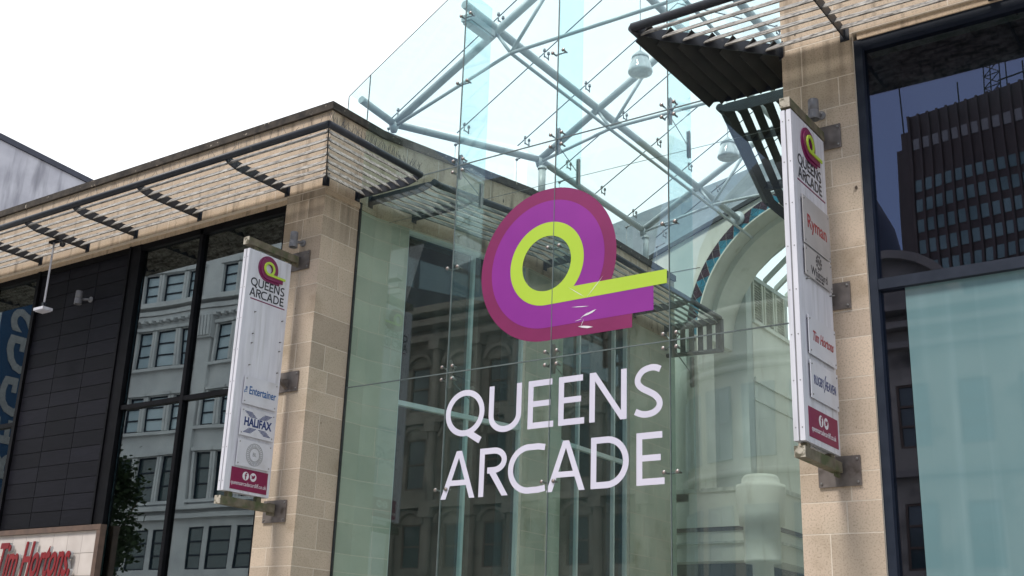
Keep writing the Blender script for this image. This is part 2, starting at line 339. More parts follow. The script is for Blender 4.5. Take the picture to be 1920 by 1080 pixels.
# front pillar (core + blocks), side pillar
m.box(XC - .76, XC - .5, 11.0005, 11.9, 0, 8.28, mi=1)
ashlar(m, Ff, .0, .76, 0, 8.28, 11, -.004)
F0, L0 = SEG[0]; F1, L1 = SEG[1]; F2, L2 = SEG[2]
m.fbox(F0, .0005, L0, -.5, -.0005, 0, 8.28, mi=1); ashlar(m, F0, .0, .738, 0, 8.28, 12, -.004)
m.build('stone_pier', [STONE, MORTAR], LB)
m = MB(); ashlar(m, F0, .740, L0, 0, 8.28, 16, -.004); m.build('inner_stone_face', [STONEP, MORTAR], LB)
m = MB()
W1a, W1b = .62, 2.98
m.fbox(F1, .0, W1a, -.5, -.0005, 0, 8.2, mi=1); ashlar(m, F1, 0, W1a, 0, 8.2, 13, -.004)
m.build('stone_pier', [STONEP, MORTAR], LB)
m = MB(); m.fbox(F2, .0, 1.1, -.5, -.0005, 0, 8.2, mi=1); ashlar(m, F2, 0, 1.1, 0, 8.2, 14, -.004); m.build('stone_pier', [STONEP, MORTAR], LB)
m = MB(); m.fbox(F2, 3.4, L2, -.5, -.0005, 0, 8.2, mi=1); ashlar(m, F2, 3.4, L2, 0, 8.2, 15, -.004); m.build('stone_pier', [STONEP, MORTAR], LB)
FC = [8.28, 8.72, 9.12, 9.5]
m = MB(); m.box(-30, XC - .5, 11.0005, 11.6, 8.28, 9.5, mi=1); ashlar(m, Ff, 0, 18.7, 8.285, 9.5, 21, -.004, .9, 1.5, cs=[8.28, 9.5])
m.box(-30, XC - .8, 11.06, 11.6, 8.2, 8.28, mi=0)
m.build('fascia_band', [FASCIA, MORTAR], LB)
m = MB()
m.fbox(F0, .0005, L0, -.5, -.0005, 8.28, 9.5, mi=1); ashlar(m, F0, 0, L0, 8.28, 9.5, 22, -.004, .5, 1.2, cs=[8.28, 8.7, 9.1, 9.5])
for Fk, Lk in ((F1, L1), (F2, L2)):
    m.fbox(Fk, 0, Lk, -.5, -.0005, 8.2, 9.5, mi=1); ashlar(m, Fk, 0, Lk, 8.2, 9.5, 23, -.004, .6, 1.3, cs=[8.2, 8.75, 9.5])
m.build('side_fascia', [FASCIA, MORTAR], LB)
# coping follows the plan with a small overhang
def offset_line(P, d):
    outp = []
    for i, p in enumerate(P):
        p = Vector(p)
        ns_ = []
        if i > 0: u = (p - Vector(P[i - 1])).normalized(); ns_.append(Vector((u.y, -u.x)))
        if i < len(P) - 1: u = (Vector(P[i + 1]) - p).normalized(); ns_.append(Vector((u.y, -u.x)))
        if len(ns_) == 2: n_ = (ns_[0] + ns_[1]).normalized(); k = d / max(.3, n_.dot(ns_[0]))
        else: n_ = ns_[0]; k = d
        outp.append(p + n_ * k)
    return outp
def wall_strip(mb, P, d0, d1, z0, z1, mi=0):
    A = offset_line(P, d0); B = offset_line(P, d1)
    for i in range(len(P) - 1):
        mb.hexa([(B[i].x, B[i].y, z0), (B[i + 1].x, B[i + 1].y, z0), (A[i + 1].x, A[i + 1].y, z0), (A[i].x, A[i].y, z0),
                 (B[i].x, B[i].y, z1), (B[i + 1].x, B[i + 1].y, z1), (A[i + 1].x, A[i + 1].y, z1), (A[i].x, A[i].y, z1)], mi=mi)
FULL = [(-30, 11.0)] + LW
m = MB(); wall_strip(m, FULL, -.45, .05, 9.5, 9.62); m.build('coping', COPING, LB)
m = MB(); wall_strip(m, FULL[1:], .0, .02, 8.2, 8.27); m.build('window_head_band', FASCIA, LB)
# roof slab and dark rooms behind the glazing
m = MB(); m.box(-30, -11.8, 12.2, 20.0, 9.2, 9.3); m.build('flat_roof', LEAD, LB)
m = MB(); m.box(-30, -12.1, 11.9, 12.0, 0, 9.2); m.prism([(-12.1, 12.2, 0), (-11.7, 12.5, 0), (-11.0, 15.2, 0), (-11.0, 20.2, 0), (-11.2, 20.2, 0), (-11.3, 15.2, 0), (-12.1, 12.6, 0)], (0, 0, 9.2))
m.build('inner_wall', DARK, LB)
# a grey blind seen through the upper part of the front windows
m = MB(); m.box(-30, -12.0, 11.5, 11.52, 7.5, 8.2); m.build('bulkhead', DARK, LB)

# front windows
def pane(parent, P, m_, th=.012, n=(0, 1, 0), name='window_pane'):
    return MB().prism(P, Vector(n) * th).build(name, m_, parent)
def ypane(parent, x0, x1, y, z0, z1, m_, tilt=0.0, name='window_pane'):
    return MB().prism([(x0, y, z0), (x1, y + tilt, z0), (x1, y + tilt * .4, z1), (x0, y - tilt * .6, z1)], (0, .012, 0)).build(name, m_, parent)
fm = MB()
for x in (-13.885, -19.5, -22.0, -24.5): fm.box(x - .035, x + .035, 11.06, 11.2, 0, 8.2)
fm.box(-15.56, -15.33, 11.05, 11.2, 0, 8.2); fm.box(-15.62, -15.575, 11.03, 11.2, 0, 8.2)
fm.box(-12.06, -11.98, 11.05, 11.2, 0, 8.2); fm.box(-18.14, -18.06, 11.04, 11.2, 0, 8.2)
fm.box(-30, -11.98, 11.06, 11.2, 8.1, 8.2)
fm.box(-15.3, -12.06, 11.065, 11.195, 5.46, 5.53); fm.box(-30, -18.14, 11.065, 11.195, 5.46, 5.53)
fm.build('window_frame', FRAME, LB)
for x0, x1 in ((-15.3, -13.92), (-13.85, -12.06), (-19.46, -18.14), (-21.96, -19.54), (-24.46, -22.04)):
    for z0, z1 in ((1.0, 5.46), (5.53, 8.1)):
        ypane(LB, x0, x1, 11.12, z0, z1, WING, rng.uniform(-.006, .006))
# black slate cladding, three columns of long tiles
m = MB(); m.box(-18.06, -15.62, 11.1, 11.2, 3.72, 8.18, mi=1)
cx = [-18.05, -17.25, -16.45, -15.63]
nrow = 18; rh = (8.16 - 3.73) / nrow
for i in range(3):
    for k in range(nrow): m.box(cx[i] + .006, cx[i + 1] - .006, 11.085, 11.1, 3.73 + k * rh + .005, 3.73 + (k + 1) * rh - .005, tone=rng.uniform(-1, 1))
m.build('slate_cladding', [TILE, GROUT], LB)
# cream tiled shop sign panel with its brown edge
SP = thing('shop_sign', 'cream tiled shop sign panel with red script reading Tim Hortons, below the black cladding', 'sign', (-17, 11, 0))
m = MB(); m.box(-22, -15.31, 11.0, 11.04, 1.9, 3.62, mi=1)
tw = .36
for r_ in range(6):
    z1 = 3.62 - r_ * .33; x = -15.32 - (r_ % 2) * tw * .0
    k = 0
    while x > -22: m.box(x - tw + .003, x - .003, 10.992, 11.0, z1 - .325, z1 - .003, tone=rng.uniform(-1, 1)); x -= tw
m.build('tile_panel', [CREAMT, GROUTL], SP)
m = MB(); m.box(-22, -15.22, 10.95, 11.06, 3.62, 3.70); m.box(-15.31, -15.22, 10.955, 11.055, 1.9, 3.62); m.build('edge_trim', BROWN, SP)
FT = lambda a, b, c: Vector((-16.72 + a, 10.9 - c, 3.19 + b))
FT2 = lambda a, b, c: Vector((-16.72 + a, 10.955 - c, 3.19 + b))
text('Tim Hortons.', .76, FT, RED, SP, 'script_lettering', .006, .465, shear=.35, rot=.0, bold=.012)
text('Tim Hortons.', .76, FT2, SILVER, SP, 'lettering_return', .022, .465, shear=.35, bold=.010)

# side windows in the atrium
def side_window(F, a, b, muls, z0, z1, trans):
    m = MB()
    for u in muls: m.fbox(F, u - .022, u + .022, -.2, -.06, z0, z1)
    for t_ in trans: m.fbox(F, a, b, -.19, -.05, t_ - .035, t_ + .035)
    m.fbox(F, a, a + .05, -.2, -.055, z0, z1); m.fbox(F, b - .05, b, -.2, -.055, z0, z1); m.fbox(F, a, b, -.2, -.055, z1 - .06, z1)
    m.build('window_frame', TEALM, LB)
    us = [a] + list(muls) + [b]; zs = [z0] + list(trans) + [z1]
    for p, q in zip(us, us[1:]):
        for c_, d_ in zip(zs, zs[1:]):
            MB().fbox(F, p + .03, q - .03, -.135, -.123, c_ + .03, d_ - .03).build('window_pane', WINS, LB)
side_window(F1, W1a, W1b + .1, [1.98], 2.4, 8.2, [5.5])
side_window(F2, 1.1, 3.4, [1.75, 2.95], 2.4, 8.2, [5.5])

# ------------------------------------------------------------------ sun canopies
def canopy(label, wall, outer, stations, slat_mat, zt=8.45, nsl=7, tilt=48, wd=.125, spikes=None, tube_ext=None, plate_d=1.0):
    c0 = Vector((*wall[0], 8.4)); t = thing('sun_canopy', label, 'canopy', c0, 'louvred canopies along the eaves')
    W = [Vector((*p, 0)) for p in wall]; O = [Vector((*p, 0)) for p in outer]
    MB().path([Vector((p.x, p.y, zt)) for p in O], .05, 14).build('edge_tube', STEEL, t, True)
    for k in range(nsl):
        f = .1 + .83 * k / (nsl - 1)
        P = [a.lerp(b, f) for a, b in zip(W, O)]
        m = MB()
        for i in range(len(P) - 1):
            d = (P[i + 1] - P[i]).normalized(); to = (W[i] - O[i]) - d * (W[i] - O[i]).dot(d); to.normalize()
            v = (to * math.cos(R(tilt)) + Vector((0, 0, 1)) * math.sin(R(tilt))) * wd / 2; nn = d.cross(v).normalized() * .006
            zc = Vector((0, 0, 8.40))
            a, b = P[i] + zc, P[i + 1] + zc
            m.hexa([a - v - nn, b - v - nn, b - v + nn, a - v + nn, a + v - nn, b + v - nn, b + v + nn, a + v + nn])
        m.build('slat', slat_mat, t)
    for (i, f, nd) in stations:
        a = W[i].lerp(W[i + 1], f); b = O[i].lerp(O[i + 1], f) if nd is None else a + Vector((*nd, 0))
        d = (b - a); ln = d.length; d.normalize(); s_ = Vector((-d.y, d.x, 0)) * .007
        prof = [(0, 8.33), (0, 8.47), (.9 * ln, 8.475), (ln, 8.46), (ln, 8.41), (.93 * ln, 8.37), (.8 * ln, 8.335)]
        m = MB(); m.prism([a + d * p + Vector((0, 0, q)) - s_ for p, q in prof], s_ * 2)
        m.fbox(frame(a, (-d.y, d.x), d), -.05, .05, 0, .01, 8.3, 8.5)
        m.build('bracket', STEEL, t)
    if spikes:
        i, f0, f1 = spikes; m = MB(); r = random.Random(5); n_ = int(90 * (f1 - f0))
        for k in range(n_):
            p = O[i].lerp(O[i + 1], f0 + (f1 - f0) * k / n_) + Vector((0, 0, zt + .045))
            q = p + Vector((r.uniform(-.05, .05), r.uniform(-.05, .05), r.uniform(.08, .14)))
            m.tube(p, q, .0022, 4)
        a_, b_ = O[i].lerp(O[i + 1], f0), O[i].lerp(O[i + 1], f1); m.tube(a_ + Vector((0, 0, zt + .048)), b_ + Vector((0, 0, zt + .048)), .006, 4)
        o = m.build('bird_spikes', STEEL, t)
    return t
LO = XC + 1.2; YO = 9.78
yst = [(-13.9), (-15.45), (-16.72), (-18.05), (-19.4), (-20.8), (-22.2)]
canopy('long louvred sun canopy on the left stone building, above its shop windows', [(-24, 11), (XC, 11)], [(-24, YO), (LO, YO)],
       [(0, (x + 24) / (24 + XC), (0, YO - 11)) for x in yst] + [(0, (-11.99 + 24) / (24 + XC), (0, YO - 11)), (0, 1, None)], SLAT, spikes=(0, .60, 1))
canopy('short louvred return of the left canopy, stopping at the glass front with bird spikes', [(XC, 11), (XC, 11.66)], [(LO, YO), (LO, 11.66)],
       [(0, 1, None)], SLAT, spikes=(0, 0, 1))
canopy('louvred canopy inside the glass front on the left building side wall', [(XC, 11.95), (XC + .02, 12.1), (-10.5, 15.1), (-10.5, 19.9)],
       [(LO, 11.95), (LO, 12.1), (-9.32, 14.95), (-9.32, 19.9)],
       [(0, 0, None), (1, .22, None), (1, .78, None), (2, .1, None), (2, .42, None), (2, .74, None), (2, 1, None)], SLATG)
# mirrored set on the right building
XM = lambda x: -4.335 - (x - XC)
canopy('louvred sun canopy over the right building window, its mitred corner pointing left', [(XR, 11), (6, 11)], [(XM(LO), YO), (6, YO)],
       [(0, 0, None), (0, (-3.62 - XR) / (6 - XR), (0, YO - 11)), (0, (-2.1 - XR) / (6 - XR), (0, YO - 11)), (0, (-.5 - XR) / (6 - XR), (0, YO - 11))], SLAT)
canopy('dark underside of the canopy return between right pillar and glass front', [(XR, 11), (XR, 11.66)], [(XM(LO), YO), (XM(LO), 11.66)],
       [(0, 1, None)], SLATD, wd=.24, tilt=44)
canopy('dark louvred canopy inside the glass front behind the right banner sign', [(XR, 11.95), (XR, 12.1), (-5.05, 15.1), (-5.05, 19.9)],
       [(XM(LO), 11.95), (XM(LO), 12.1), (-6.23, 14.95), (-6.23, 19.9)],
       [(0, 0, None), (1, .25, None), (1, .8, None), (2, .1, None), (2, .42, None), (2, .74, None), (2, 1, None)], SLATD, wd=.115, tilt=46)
# hanging louvre screen at the far end of the inner left canopy
t = thing('louvre_screen', 'small hanging screen of upright dark louvres at the end of the inner left canopy', 'louvre screen', (-9.9, 19.95, 7.8))
m = MB(); m.path([(-10.5, 19.97, 7.86), (-9.32, 19.97, 7.82), (-9.32, 19.97, 8.44)], .045, 10); m.box(-10.5, -9.36, 19.94, 20.0, 8.36, 8.46); m.build('frame', STEEL, t, True)
for k in range(6):
    x = -10.38 + k * .19; MB().hexa([(x, 19.93, 7.86), (x + .07, 20.02, 7.86), (x + .08, 20.01, 7.86), (x + .01, 19.92, 7.86), (x, 19.93, 8.38), (x + .07, 20.02, 8.38), (x + .08, 20.01, 8.38), (x + .01, 19.92, 8.38)]).build('slat', STEEL, t)

# ------------------------------------------------------------------ right shop building
RB = thing('shop_building', 'sandy stone shop building right of the glass front, with one huge dark blue framed window', 'building', (0, 13, 0))
FR = frame((XR, 11.0), (1, 0), (0, -1))
m = MB(); m.box(XR + .0005, -3.545, 11.0005, 11.9, 0, 8.38, mi=1); ashlar(m, FR, 0, .79, 0, 8.38, 31, -.004, .3, .62, cs=[0, .34, .7, 1.0, 1.35, 1.72, 2.0, 2.34, 2.72, 3.12, 3.42, 3.7, 4.06, 4.4, 4.62, 5.02, 5.3, 5.66, 5.96, 6.36, 6.66, 6.96, 7.3, 7.56, 7.9, 8.4])
m.build('stone_pier', [STONE, MORTAR], RB)
m = MB(); m.box(XR + .0005, 8, 11.0005, 11.6, 8.38, 9.5, mi=1); ashlar(m, FR, 0, 12, 8.385, 9.5, 32, -.004, .9, 1.5, cs=[8.38, 8.85, 9.5]); m.box(-3.5, 8, 11.03, 11.5, 8.30, 8.379, mi=0)
m.build('fascia_band', [FASCIA, MORTAR], RB)
m = MB(); m.box(XR - .05, 8, 10.95, 11.6, 9.5, 9.62); m.build('coping', COPING, RB)
RW = [(XR, 11.3), (XR, 12.1), (-5.05, 15.1), (-5.05, 20.3)]
m = MB()
for a, b in zip(RW, RW[1:]): m.prism([(a[0], a[1], 0), (b[0], b[1], 0), (b[0] + .4, b[1], 0), (a[0] + .4, a[1], 0)], (0, 0, 9.5))
m.build('side_wall', STONE, RB)
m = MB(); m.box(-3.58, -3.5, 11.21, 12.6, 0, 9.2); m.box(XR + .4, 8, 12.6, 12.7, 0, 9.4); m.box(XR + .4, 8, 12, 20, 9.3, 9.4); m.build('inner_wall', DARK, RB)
fm = MB(); fm.box(-3.545, -3.46, 11.04, 11.2, 0, 8.30); fm.box(-3.46, 8, 11.045, 11.2, 8.2, 8.30); fm.box(-3.46, 8, 11.05, 11.2, 5.49, 5.60)
fm.box(1.2, 1.3, 11.05, 11.2, 0, 8.2); fm.build('window_frame', FRAMEB, RB)
for x0, x1 in ((-3.46, -.9), (-.89, 1.2), (1.3, 4), (4.01, 8)):
    ypane(RB, x0, x1, 11.12, 5.60, 8.2, WINR, rng.uniform(-.004, .004))
ypane(RB, -3.46, -3.225, 11.12, .4, 5.49, WINR)
for x0, x1 in ((-3.22, -.9), (-.89, 1.2), (1.3, 4), (4.01, 8)):
    ypane(RB, x0, x1, 11.118, .4, 5.49, TEALF, rng.uniform(-.003, .003), 'filmed_pane')

# ------------------------------------------------------------------ blade signs
RNG = [(1, 0)]
def ring_poly(r, tail_x, tail_z0, tail_z1, n=72, rh=None):
    """outline of the round mark with its straight tail (centre at 0,0)"""
    P = []
    th = math.asin(tail_z1 / r) if abs(tail_z1) < r else -math.pi / 2
    a0 = th; a1 = math.pi * 1.5
    for k in range(n + 1):
        a = a0 + (a1 - a0) * k / n; P.append((r * math.cos(a), r * math.sin(a)))
    P.append((tail_x, tail_z0)); P.append((tail_x, tail_z1))
    return P
def q_mark(G, parent, s, mats, th, name='round_mark'):
    """G maps (x, z, n) to world. Outer, middle and lime rings, each lying just proud of the last"""
    hole = .372
    spec = [(1.03, 1.25, -1.03, -.38, mats[0], .0), (.86, 1.54, -.855, -.38, mats[1], th * 1.15), (.56, 1.72, -.55, -.375, mats[2], th * 2.3)]
    root = None
    for j, (r, tx, z0, z1, m_, off) in enumerate(spec):
        outer = ring_poly(r, tx, z0, z1)
        # annulus: split into left and right halves through the hole so every face is a simple polygon
        n = len(outer); m = MB()
        inner = [(hole * math.cos(2 * math.pi * k / 72), hole * math.sin(2 * math.pi * k / 72)) for k in range(72)]
        import bmesh
        bm = bmesh.new()
        vo = [bm.verts.new((x * s, z * s, 0)) for x, z in outer]; vi = [bm.verts.new((x * s, z * s, 0)) for x, z in inner]
        eo = [bm.edges.new((vo[k], vo[(k + 1) % n])) for k in range(n)]; ei = [bm.edges.new((vi[k], vi[(k + 1) % 72])) for k in range(72)]
        bmesh.ops.triangle_fill(bm, use_beauty=True, edges=eo + ei)
        ex = bmesh.ops.extrude_face_region(bm, geom=bm.faces[:])
        for v in ex['geom']:
            if isinstance(v, bmesh.types.BMVert): v.co.z += th
        for v in bm.verts: v.co = G(v.co.x, v.co.y, v.co.z + off)
        me = bpy.data.meshes.new(name); bm.to_mesh(me); bm.free(); me.materials.append(m_)
        o = bpy.data.objects.new(['outer_ring', 'middle_ring', 'inner_ring'][j] if root else name, me); col.objects.link(o)
        par = parent if root is None else root
        o.parent = par; o.matrix_parent_inverse = Matrix.Translation(-parent_loc(par))
        if root is None: root = o
    return root

def stroke(G, pts, wd, th, off=0, closed=False):
    """ribbon of constant width along a 2-D polyline, as a thin slab"""
    P = [Vector(pts[0])]
    for p in pts[1:]:
        if (Vector(p) - P[-1]).length > 1e-3 * wd: P.append(Vector(p))
    n = len(P); Lp, Rp = [], []
    for i in range(n):
        a = P[i - 1] if (i > 0 or closed) else None; b = P[(i + 1) % n] if (i < n - 1 or closed) else None
        ds = []
        if a is not None: ds.append((P[i] - a).normalized())
        if b is not None: ds.append((b - P[i]).normalized())
        nn = sum((Vector((-d.y, d.x)) for d in ds), Vector((0, 0))).normalized(); k = (wd / 2) / max(.35, nn.dot(Vector((-ds[0].y, ds[0].x))))
        Lp.append(P[i] + nn * k); Rp.append(P[i] - nn * k)
    m = MB()
    rg = range(n if closed else n - 1)
    for i in rg:
        j = (i + 1) % n
        m.hexa([G(*Rp[i], off), G(*Rp[j], off), G(*Lp[j], off), G(*Lp[i], off), G(*Rp[i], off + th), G(*Rp[j], off + th), G(*Lp[j], off + th), G(*Lp[i], off + th)])
    return m
def arc(cx, cy, rx, ry, a0, a1, n=20): return [(cx + rx * math.cos(R(a0 + (a1 - a0) * k / n)), cy + ry * math.sin(R(a0 + (a1 - a0) * k / n))) for k in range(n + 1)]
def glyph(ch, w_, h, s):
    """strokes of a light humanist capital in a box w_ x h with stroke width s"""
    e = s / 2
    if ch == 'Q': return [(arc(w_ / 2, h / 2, w_ / 2 - e, h / 2 - e, 90, 450, 40)[:-1], True, s), ([(w_ * .60, h * .07), (w_ * .92, -h * .12)], False, s * 1.15)]
    if ch == 'U': return [([(e, h)] + arc(w_ / 2, h * .36, w_ / 2 - e, h * .36 - e, 180, 360, 18) + [(w_ - e, h)], False, s)]
    if ch == 'E': return [([(e, 0), (e, h)], False, s), ([(s, h - e), (w_ * .93, h - e)], False, s), ([(s, h * .51), (w_ * .87, h * .51)], False, s * .95), ([(s, e), (w_, e)], False, s)]
    if ch == 'N': return [([(e, 0), (e, h)], False, s), ([(0, h), (s * 1.12, h), (w_, 0), (w_ - s * 1.12, 0)], 'poly', s), ([(w_ - e, 0), (w_ - e, h)], False, s)]
    if ch == 'S':
        P = [(.93, .90), (.76, .945), (.55, .95), (.30, .90), (.14, .78), (.14, .66), (.28, .565), (.50, .49), (.74, .40), (.885, .29), (.88, .17), (.72, .08), (.48, .045), (.25, .06), (.04, .115)]
        Q = [Vector(P[0])]
        for i in range(len(P) - 1):
            p0, p1, p2, p3 = [Vector(P[max(0, min(len(P) - 1, k))]) for k in (i - 1, i, i + 1, i + 2)]
            for t_ in (.25, .5, .75, 1.0):
                Q.append(.5 * ((2 * p1) + (-p0 + p2) * t_ + (2 * p0 - 5 * p1 + 4 * p2 - p3) * t_ ** 2 + (-p0 + 3 * p1 - 3 * p2 + p3) * t_ ** 3))
        return [([(q.x * w_, q.y * h) for q in Q], False, s)]
    if ch == 'A': return [([(0, 0), (s * 1.08, 0), (w_ * .5 + s * .42, h), (w_ * .5 - s * .55, h)], 'poly', s), ([(w_ * .5 - s * .42, h), (w_ * .5 + s * .55, h), (w_, 0), (w_ - s * 1.08, 0)], 'poly', s), ([(w_ * .2, h * .33), (w_ * .8, h * .33)], False, s * .9)]
    if ch == 'R': return [([(e, 0), (e, h)], False, s), ([(s, h - e), (w_ * .5, h - e)] + arc(w_ * .5, h * .735, w_ * .36, h * .265 - e, 90, -90, 14) + [(w_ * .28, h * .47 + e)], False, s), ([(w_ * .36, h * .47), (w_ * .36 + s * 1.15, h * .50), (w_ + s * .1, 0), (w_ - s * 1.1, 0)], 'poly', s)]
    if ch == 'C': return [([(w_ * .98, h * .91), (w_ * .80, h - e)] + arc(w_ * .56, h / 2, w_ * .56 - e, h / 2 - e, 84, 276, 26) + [(w_ * .82, e * 1.1), (w_ * 1.0, h * .095)], False, s)]
    if ch == 'D': return [([(e, 0), (e, h)], False, s), ([(s, h - e), (w_ * .36, h - e)] + arc(w_ * .42, h / 2, w_ * .58 - e, h / 2 - e, 86, -86, 24) + [(w_ * .36, e), (s, e)], False, s)]
def word(chars, G, h, s, th, m_, parent, name='lettering'):
    """chars: (letter, x0, x1, z0); returns one mesh per letter"""
    for ch, x0, x1, z0 in chars:
        M_ = MB()
        for k, (pts, cl, ww) in enumerate(glyph(ch, x1 - x0, h, s)):
            G2 = lambda a, b, c: G(a + x0, b + z0, c)
            if cl == 'poly':
                q = MB(); q.prism([G2(a, b, k * .0006) for a, b in pts], G2(0, 0, th) - G2(0, 0, 0))
            else: q = stroke(G2, pts, ww, th, k * .0006, cl)
            i = len(M_.v)
            M_.v += q.v; M_.f += [tuple(a + i for a in f) for f in q.f]; M_.t += q.t; M_.m += q.m
        M_.build(name, m_, parent)
ROW1 = [('Q', -9.39, -8.77), ('U', -8.70, -8.20), ('E', -8.10, -7.72), ('E', -7.65, -7.28), ('N', -7.21, -6.70), ('S', -6.60, -6.23)]
ROW2 = [('A', -9.41, -8.87), ('R', -8.81, -8.37), ('C', -8.37, -7.82), ('A', -7.80, -7.26), ('D', -7.18, -6.67), ('E', -6.57, -6.21)]

def blade_sign(X, y0, y1, z0, z1, label, kind):
    t = thing('banner_sign', label, 'sign', (X, 11, 3.5), 'white banner signs on the stone pillars')
    xf = X + .055
    for k, (a, b) in enumerate(((X - .055, X - .008), (X + .008, X + .055))):
        m = MB(); m.box(a, b, y0, y1, z0, z1)
        m.build('sign_panel', SIGNW, t)
    m = MB()
    for zz in [z0 + .12 + (z1 - z0 - .24) * k / 7 for k in range(8)]:
        for xx in (X - .032, X + .032): m.lathe((xx, y0 - .001, zz), [(.0001, .003), (.006, .002), (.007, 0)], 8, ax=(0, -1, 0))
    m.box(X - .008, X + .008, y0 + .01, y1 - .01, z0 + .01, z1 - .01)
    m.build('rivets', INKG, t)
    # arms, end caps, wall plates with webs
    for za, zp, zq in ((7.21, 7.08, 7.34), (3.73, 3.57, 3.85)):
        m = MB(); m.box(X - .05, X + .05, 10.0, 10.93, za - .05, za + .05); m.box(X - .007, X + .007, 10.84, 10.99, za - .09, za + .07); arm = m.build('support_arm', ARM, t)
        MB().box(X - .052, X + .052, 9.99, 10.0, za - .052, za + .052).build('end_cap', ARMEND, arm)
        for yy in (y0 + .14, y1 - .14):
            m = MB()
            if za > 5: m.box(X - .03, X + .03, yy - .04, yy + .04, z1 + .002, za - .05)
            else: m.box(X - .03, X + .03, yy - .04, yy + .04, za + .05, z0 - .002)
            m.build('post', ARM, t)
    for zp, zq in ((7.08, 7.35), (5.32, 5.60), (3.56, 3.85)):
        m = MB(); m.box(X - .21, X + .21, 10.975, 10.99, zp, zq); pl = m.build('wall_plate', PLATE, t)
        m = MB()
        for xx in (X - .18, X + .18):
            for zz in (zp + .035, zq - .035): m.lathe((xx, 10.975, zz), [(.0001, .014), (.010, .012), (.013, .008), (.013, 0)], 10, ax=(0, -1, 0))
        m.build('bolts', STAIN, pl)
    m = MB(); m.prism([(X - .03, 10.975, 5.5), (X - .03, 10.84, 5.47), (X - .03, 10.84, 5.44), (X - .03, 10.975, 5.36)], (.06, 0, 0)); m.box(X - .01, X + .01, y1, 10.86, 5.44, 5.48); m.build('middle_bracket', PLATE, t)
    # printing
    yc = (y0 + y1) / 2; F = lambda cy, cz, pr=.0: (lambda a, b, c: Vector((xf + pr + c, cy + a, cz + b)))
    q_mark(F(yc - .03, 6.90, .001), t, .175, (SPLUM, SPLUM, LIME), .012, 'round_mark')
    sc_ = .62 / 3.18
    for row, zb in ((ROW1, 6.60), (ROW2, 6.455)):
        word([(c, (a + 7.8) * sc_, (b + 7.8) * sc_, 0) for c, a, b in row], F(yc, zb, .001), .118, .019, .002, INK, t, 'small_lettering')
    MB().box(xf, xf + .003, y0 + .1, y1 - .05, 6.415, 6.43).build('rule_line', SPLUM, t)
    # plaques on stand-off pins
    class Pins:
        def tube(s_, a, b, r, n): MB().tube(a, b, r, n).build('stand_off_pin', STAIN, t, True)
    pins = Pins()
    def plaque(zc, hh, m_, name='plaque'):
        a, b = y0 + .14, y1 - .045
        o = MB().box(xf + .02, xf + .028, a, b, zc - hh / 2, zc + hh / 2).build(name, m_, t)
        for yy in (a + .03, b - .03):
            for zz in (zc - hh / 2 + .035, zc + hh / 2 - .035): pins.tube((xf, yy, zz), (xf + .034, yy, zz), .008, 8)
        return o, F((a + b) / 2, zc, .0285)
    if kind == 'left':
        for zz in (6.25, 5.95, 5.82, 5.52):
            for yy in (y0 + .2, y1 - .08): pins.tube((xf, yy, zz), (xf + .03, yy, zz + .0), .008, 8)
        o, f = plaque(5.18, .37, PLAQ); text('Entertainer', .15, lambda a, b, c: f(a + .03, b, c), INKC, o, 'lettering', .001, .70, bold=.002); text('The', .07, lambda a, b, c: f(-b * 1 - .262, a + .0, c), INKC, o, 'lettering', .001, .8, rot=0, bold=.001)
        o, f = plaque(4.765, .365, PLAQ)
        text('HALIFAX', .15, f, INKB, o, 'lettering', .0012, .80, bold=.005)
        for sg in (1, -1):
            m = MB()
            for k in range(5):
                zz = sg * (.075 + k * .015); hw = .0 + k * .0; o0 = .05 + (5 - k) * -.0 + k * .022
                for sx_ in (1, -1):
                    xa, xb = sx_ * (o0 - .03), sx_ * (o0 + .10)
                    m.prism([f(xa, zz - .0045, 0), f(xb, zz - .0045, 0), f(xb, zz + .0045, 0), f(xa, zz + .0045, 0)], (.001, 0, 0))
            m.build('stripe_emblem', INKB, o)
        o, f = plaque(4.36, .345, PLAQ)
        m = MB()
        for k in range(28):
            a = 2 * math.pi * k / 28
            c_ = (.115 * math.cos(a), .115 * math.sin(a))
            q = stroke(f, [(c_[0] + .032 * math.cos(b_) , c_[1] + .032 * math.sin(b_)) for b_ in [2 * math.pi * j / 10 for j in range(10)]], .004, .0008, .0003 * (k % 3), True)
            i = len(m.v); m.v += q.v; m.f += [tuple(x + i for x in ff) for ff in q.f]; m.t += q.t; m.m += q.m
        m.build('rosette_emblem', INKG, o); text('BL', .07, f, INKG, o, 'lettering', .0008, .9)
    else:
        for yy in (y0 + .2, y1 - .06):
            pins.tube((xf, yy, 5.42), (xf + .05, yy, 5.42), .007, 8)
        o, f = plaque(6.02, .50, PLAQD); text('Ryman', .20, f, INKR, o, 'lettering', .001, .95, bold=.002)
        o, f = plaque(5.60, .30, PLAQD); text('Whittard', .12, lambda a, b, c: f(a, b - .07, c), INK, o, 'lettering', .001, .95); text('CHELSEA 1886', .035, lambda a, b, c: f(a, b - .13, c), INK, o, 'lettering', .0008)
        m = MB()
        for k in range(10):
            a = 2 * math.pi * k / 10; m.lathe(f(.065 * math.cos(a), .06 + .065 * math.sin(a), 0), [(.016, 0), (.016, .001), (.0001, .001)], 8, ax=(1, 0, 0))
        m.build('crest_emblem', INK, o); text('W', .10, lambda a, b, c: f(a, b + .06, c), INK, o, 'lettering', .001)
        o, f = plaque(4.86, .38, PLAQ); text('Tim Hortons', .14, f, INKR, o, 'lettering', .001, .72, shear=.35, bold=.002)
        o, f = plaque(4.43, .36, PLAQ); text('RUGBY HEAVEN', .125, f, INKB, o, 'lettering', .001, .62, bold=.001)
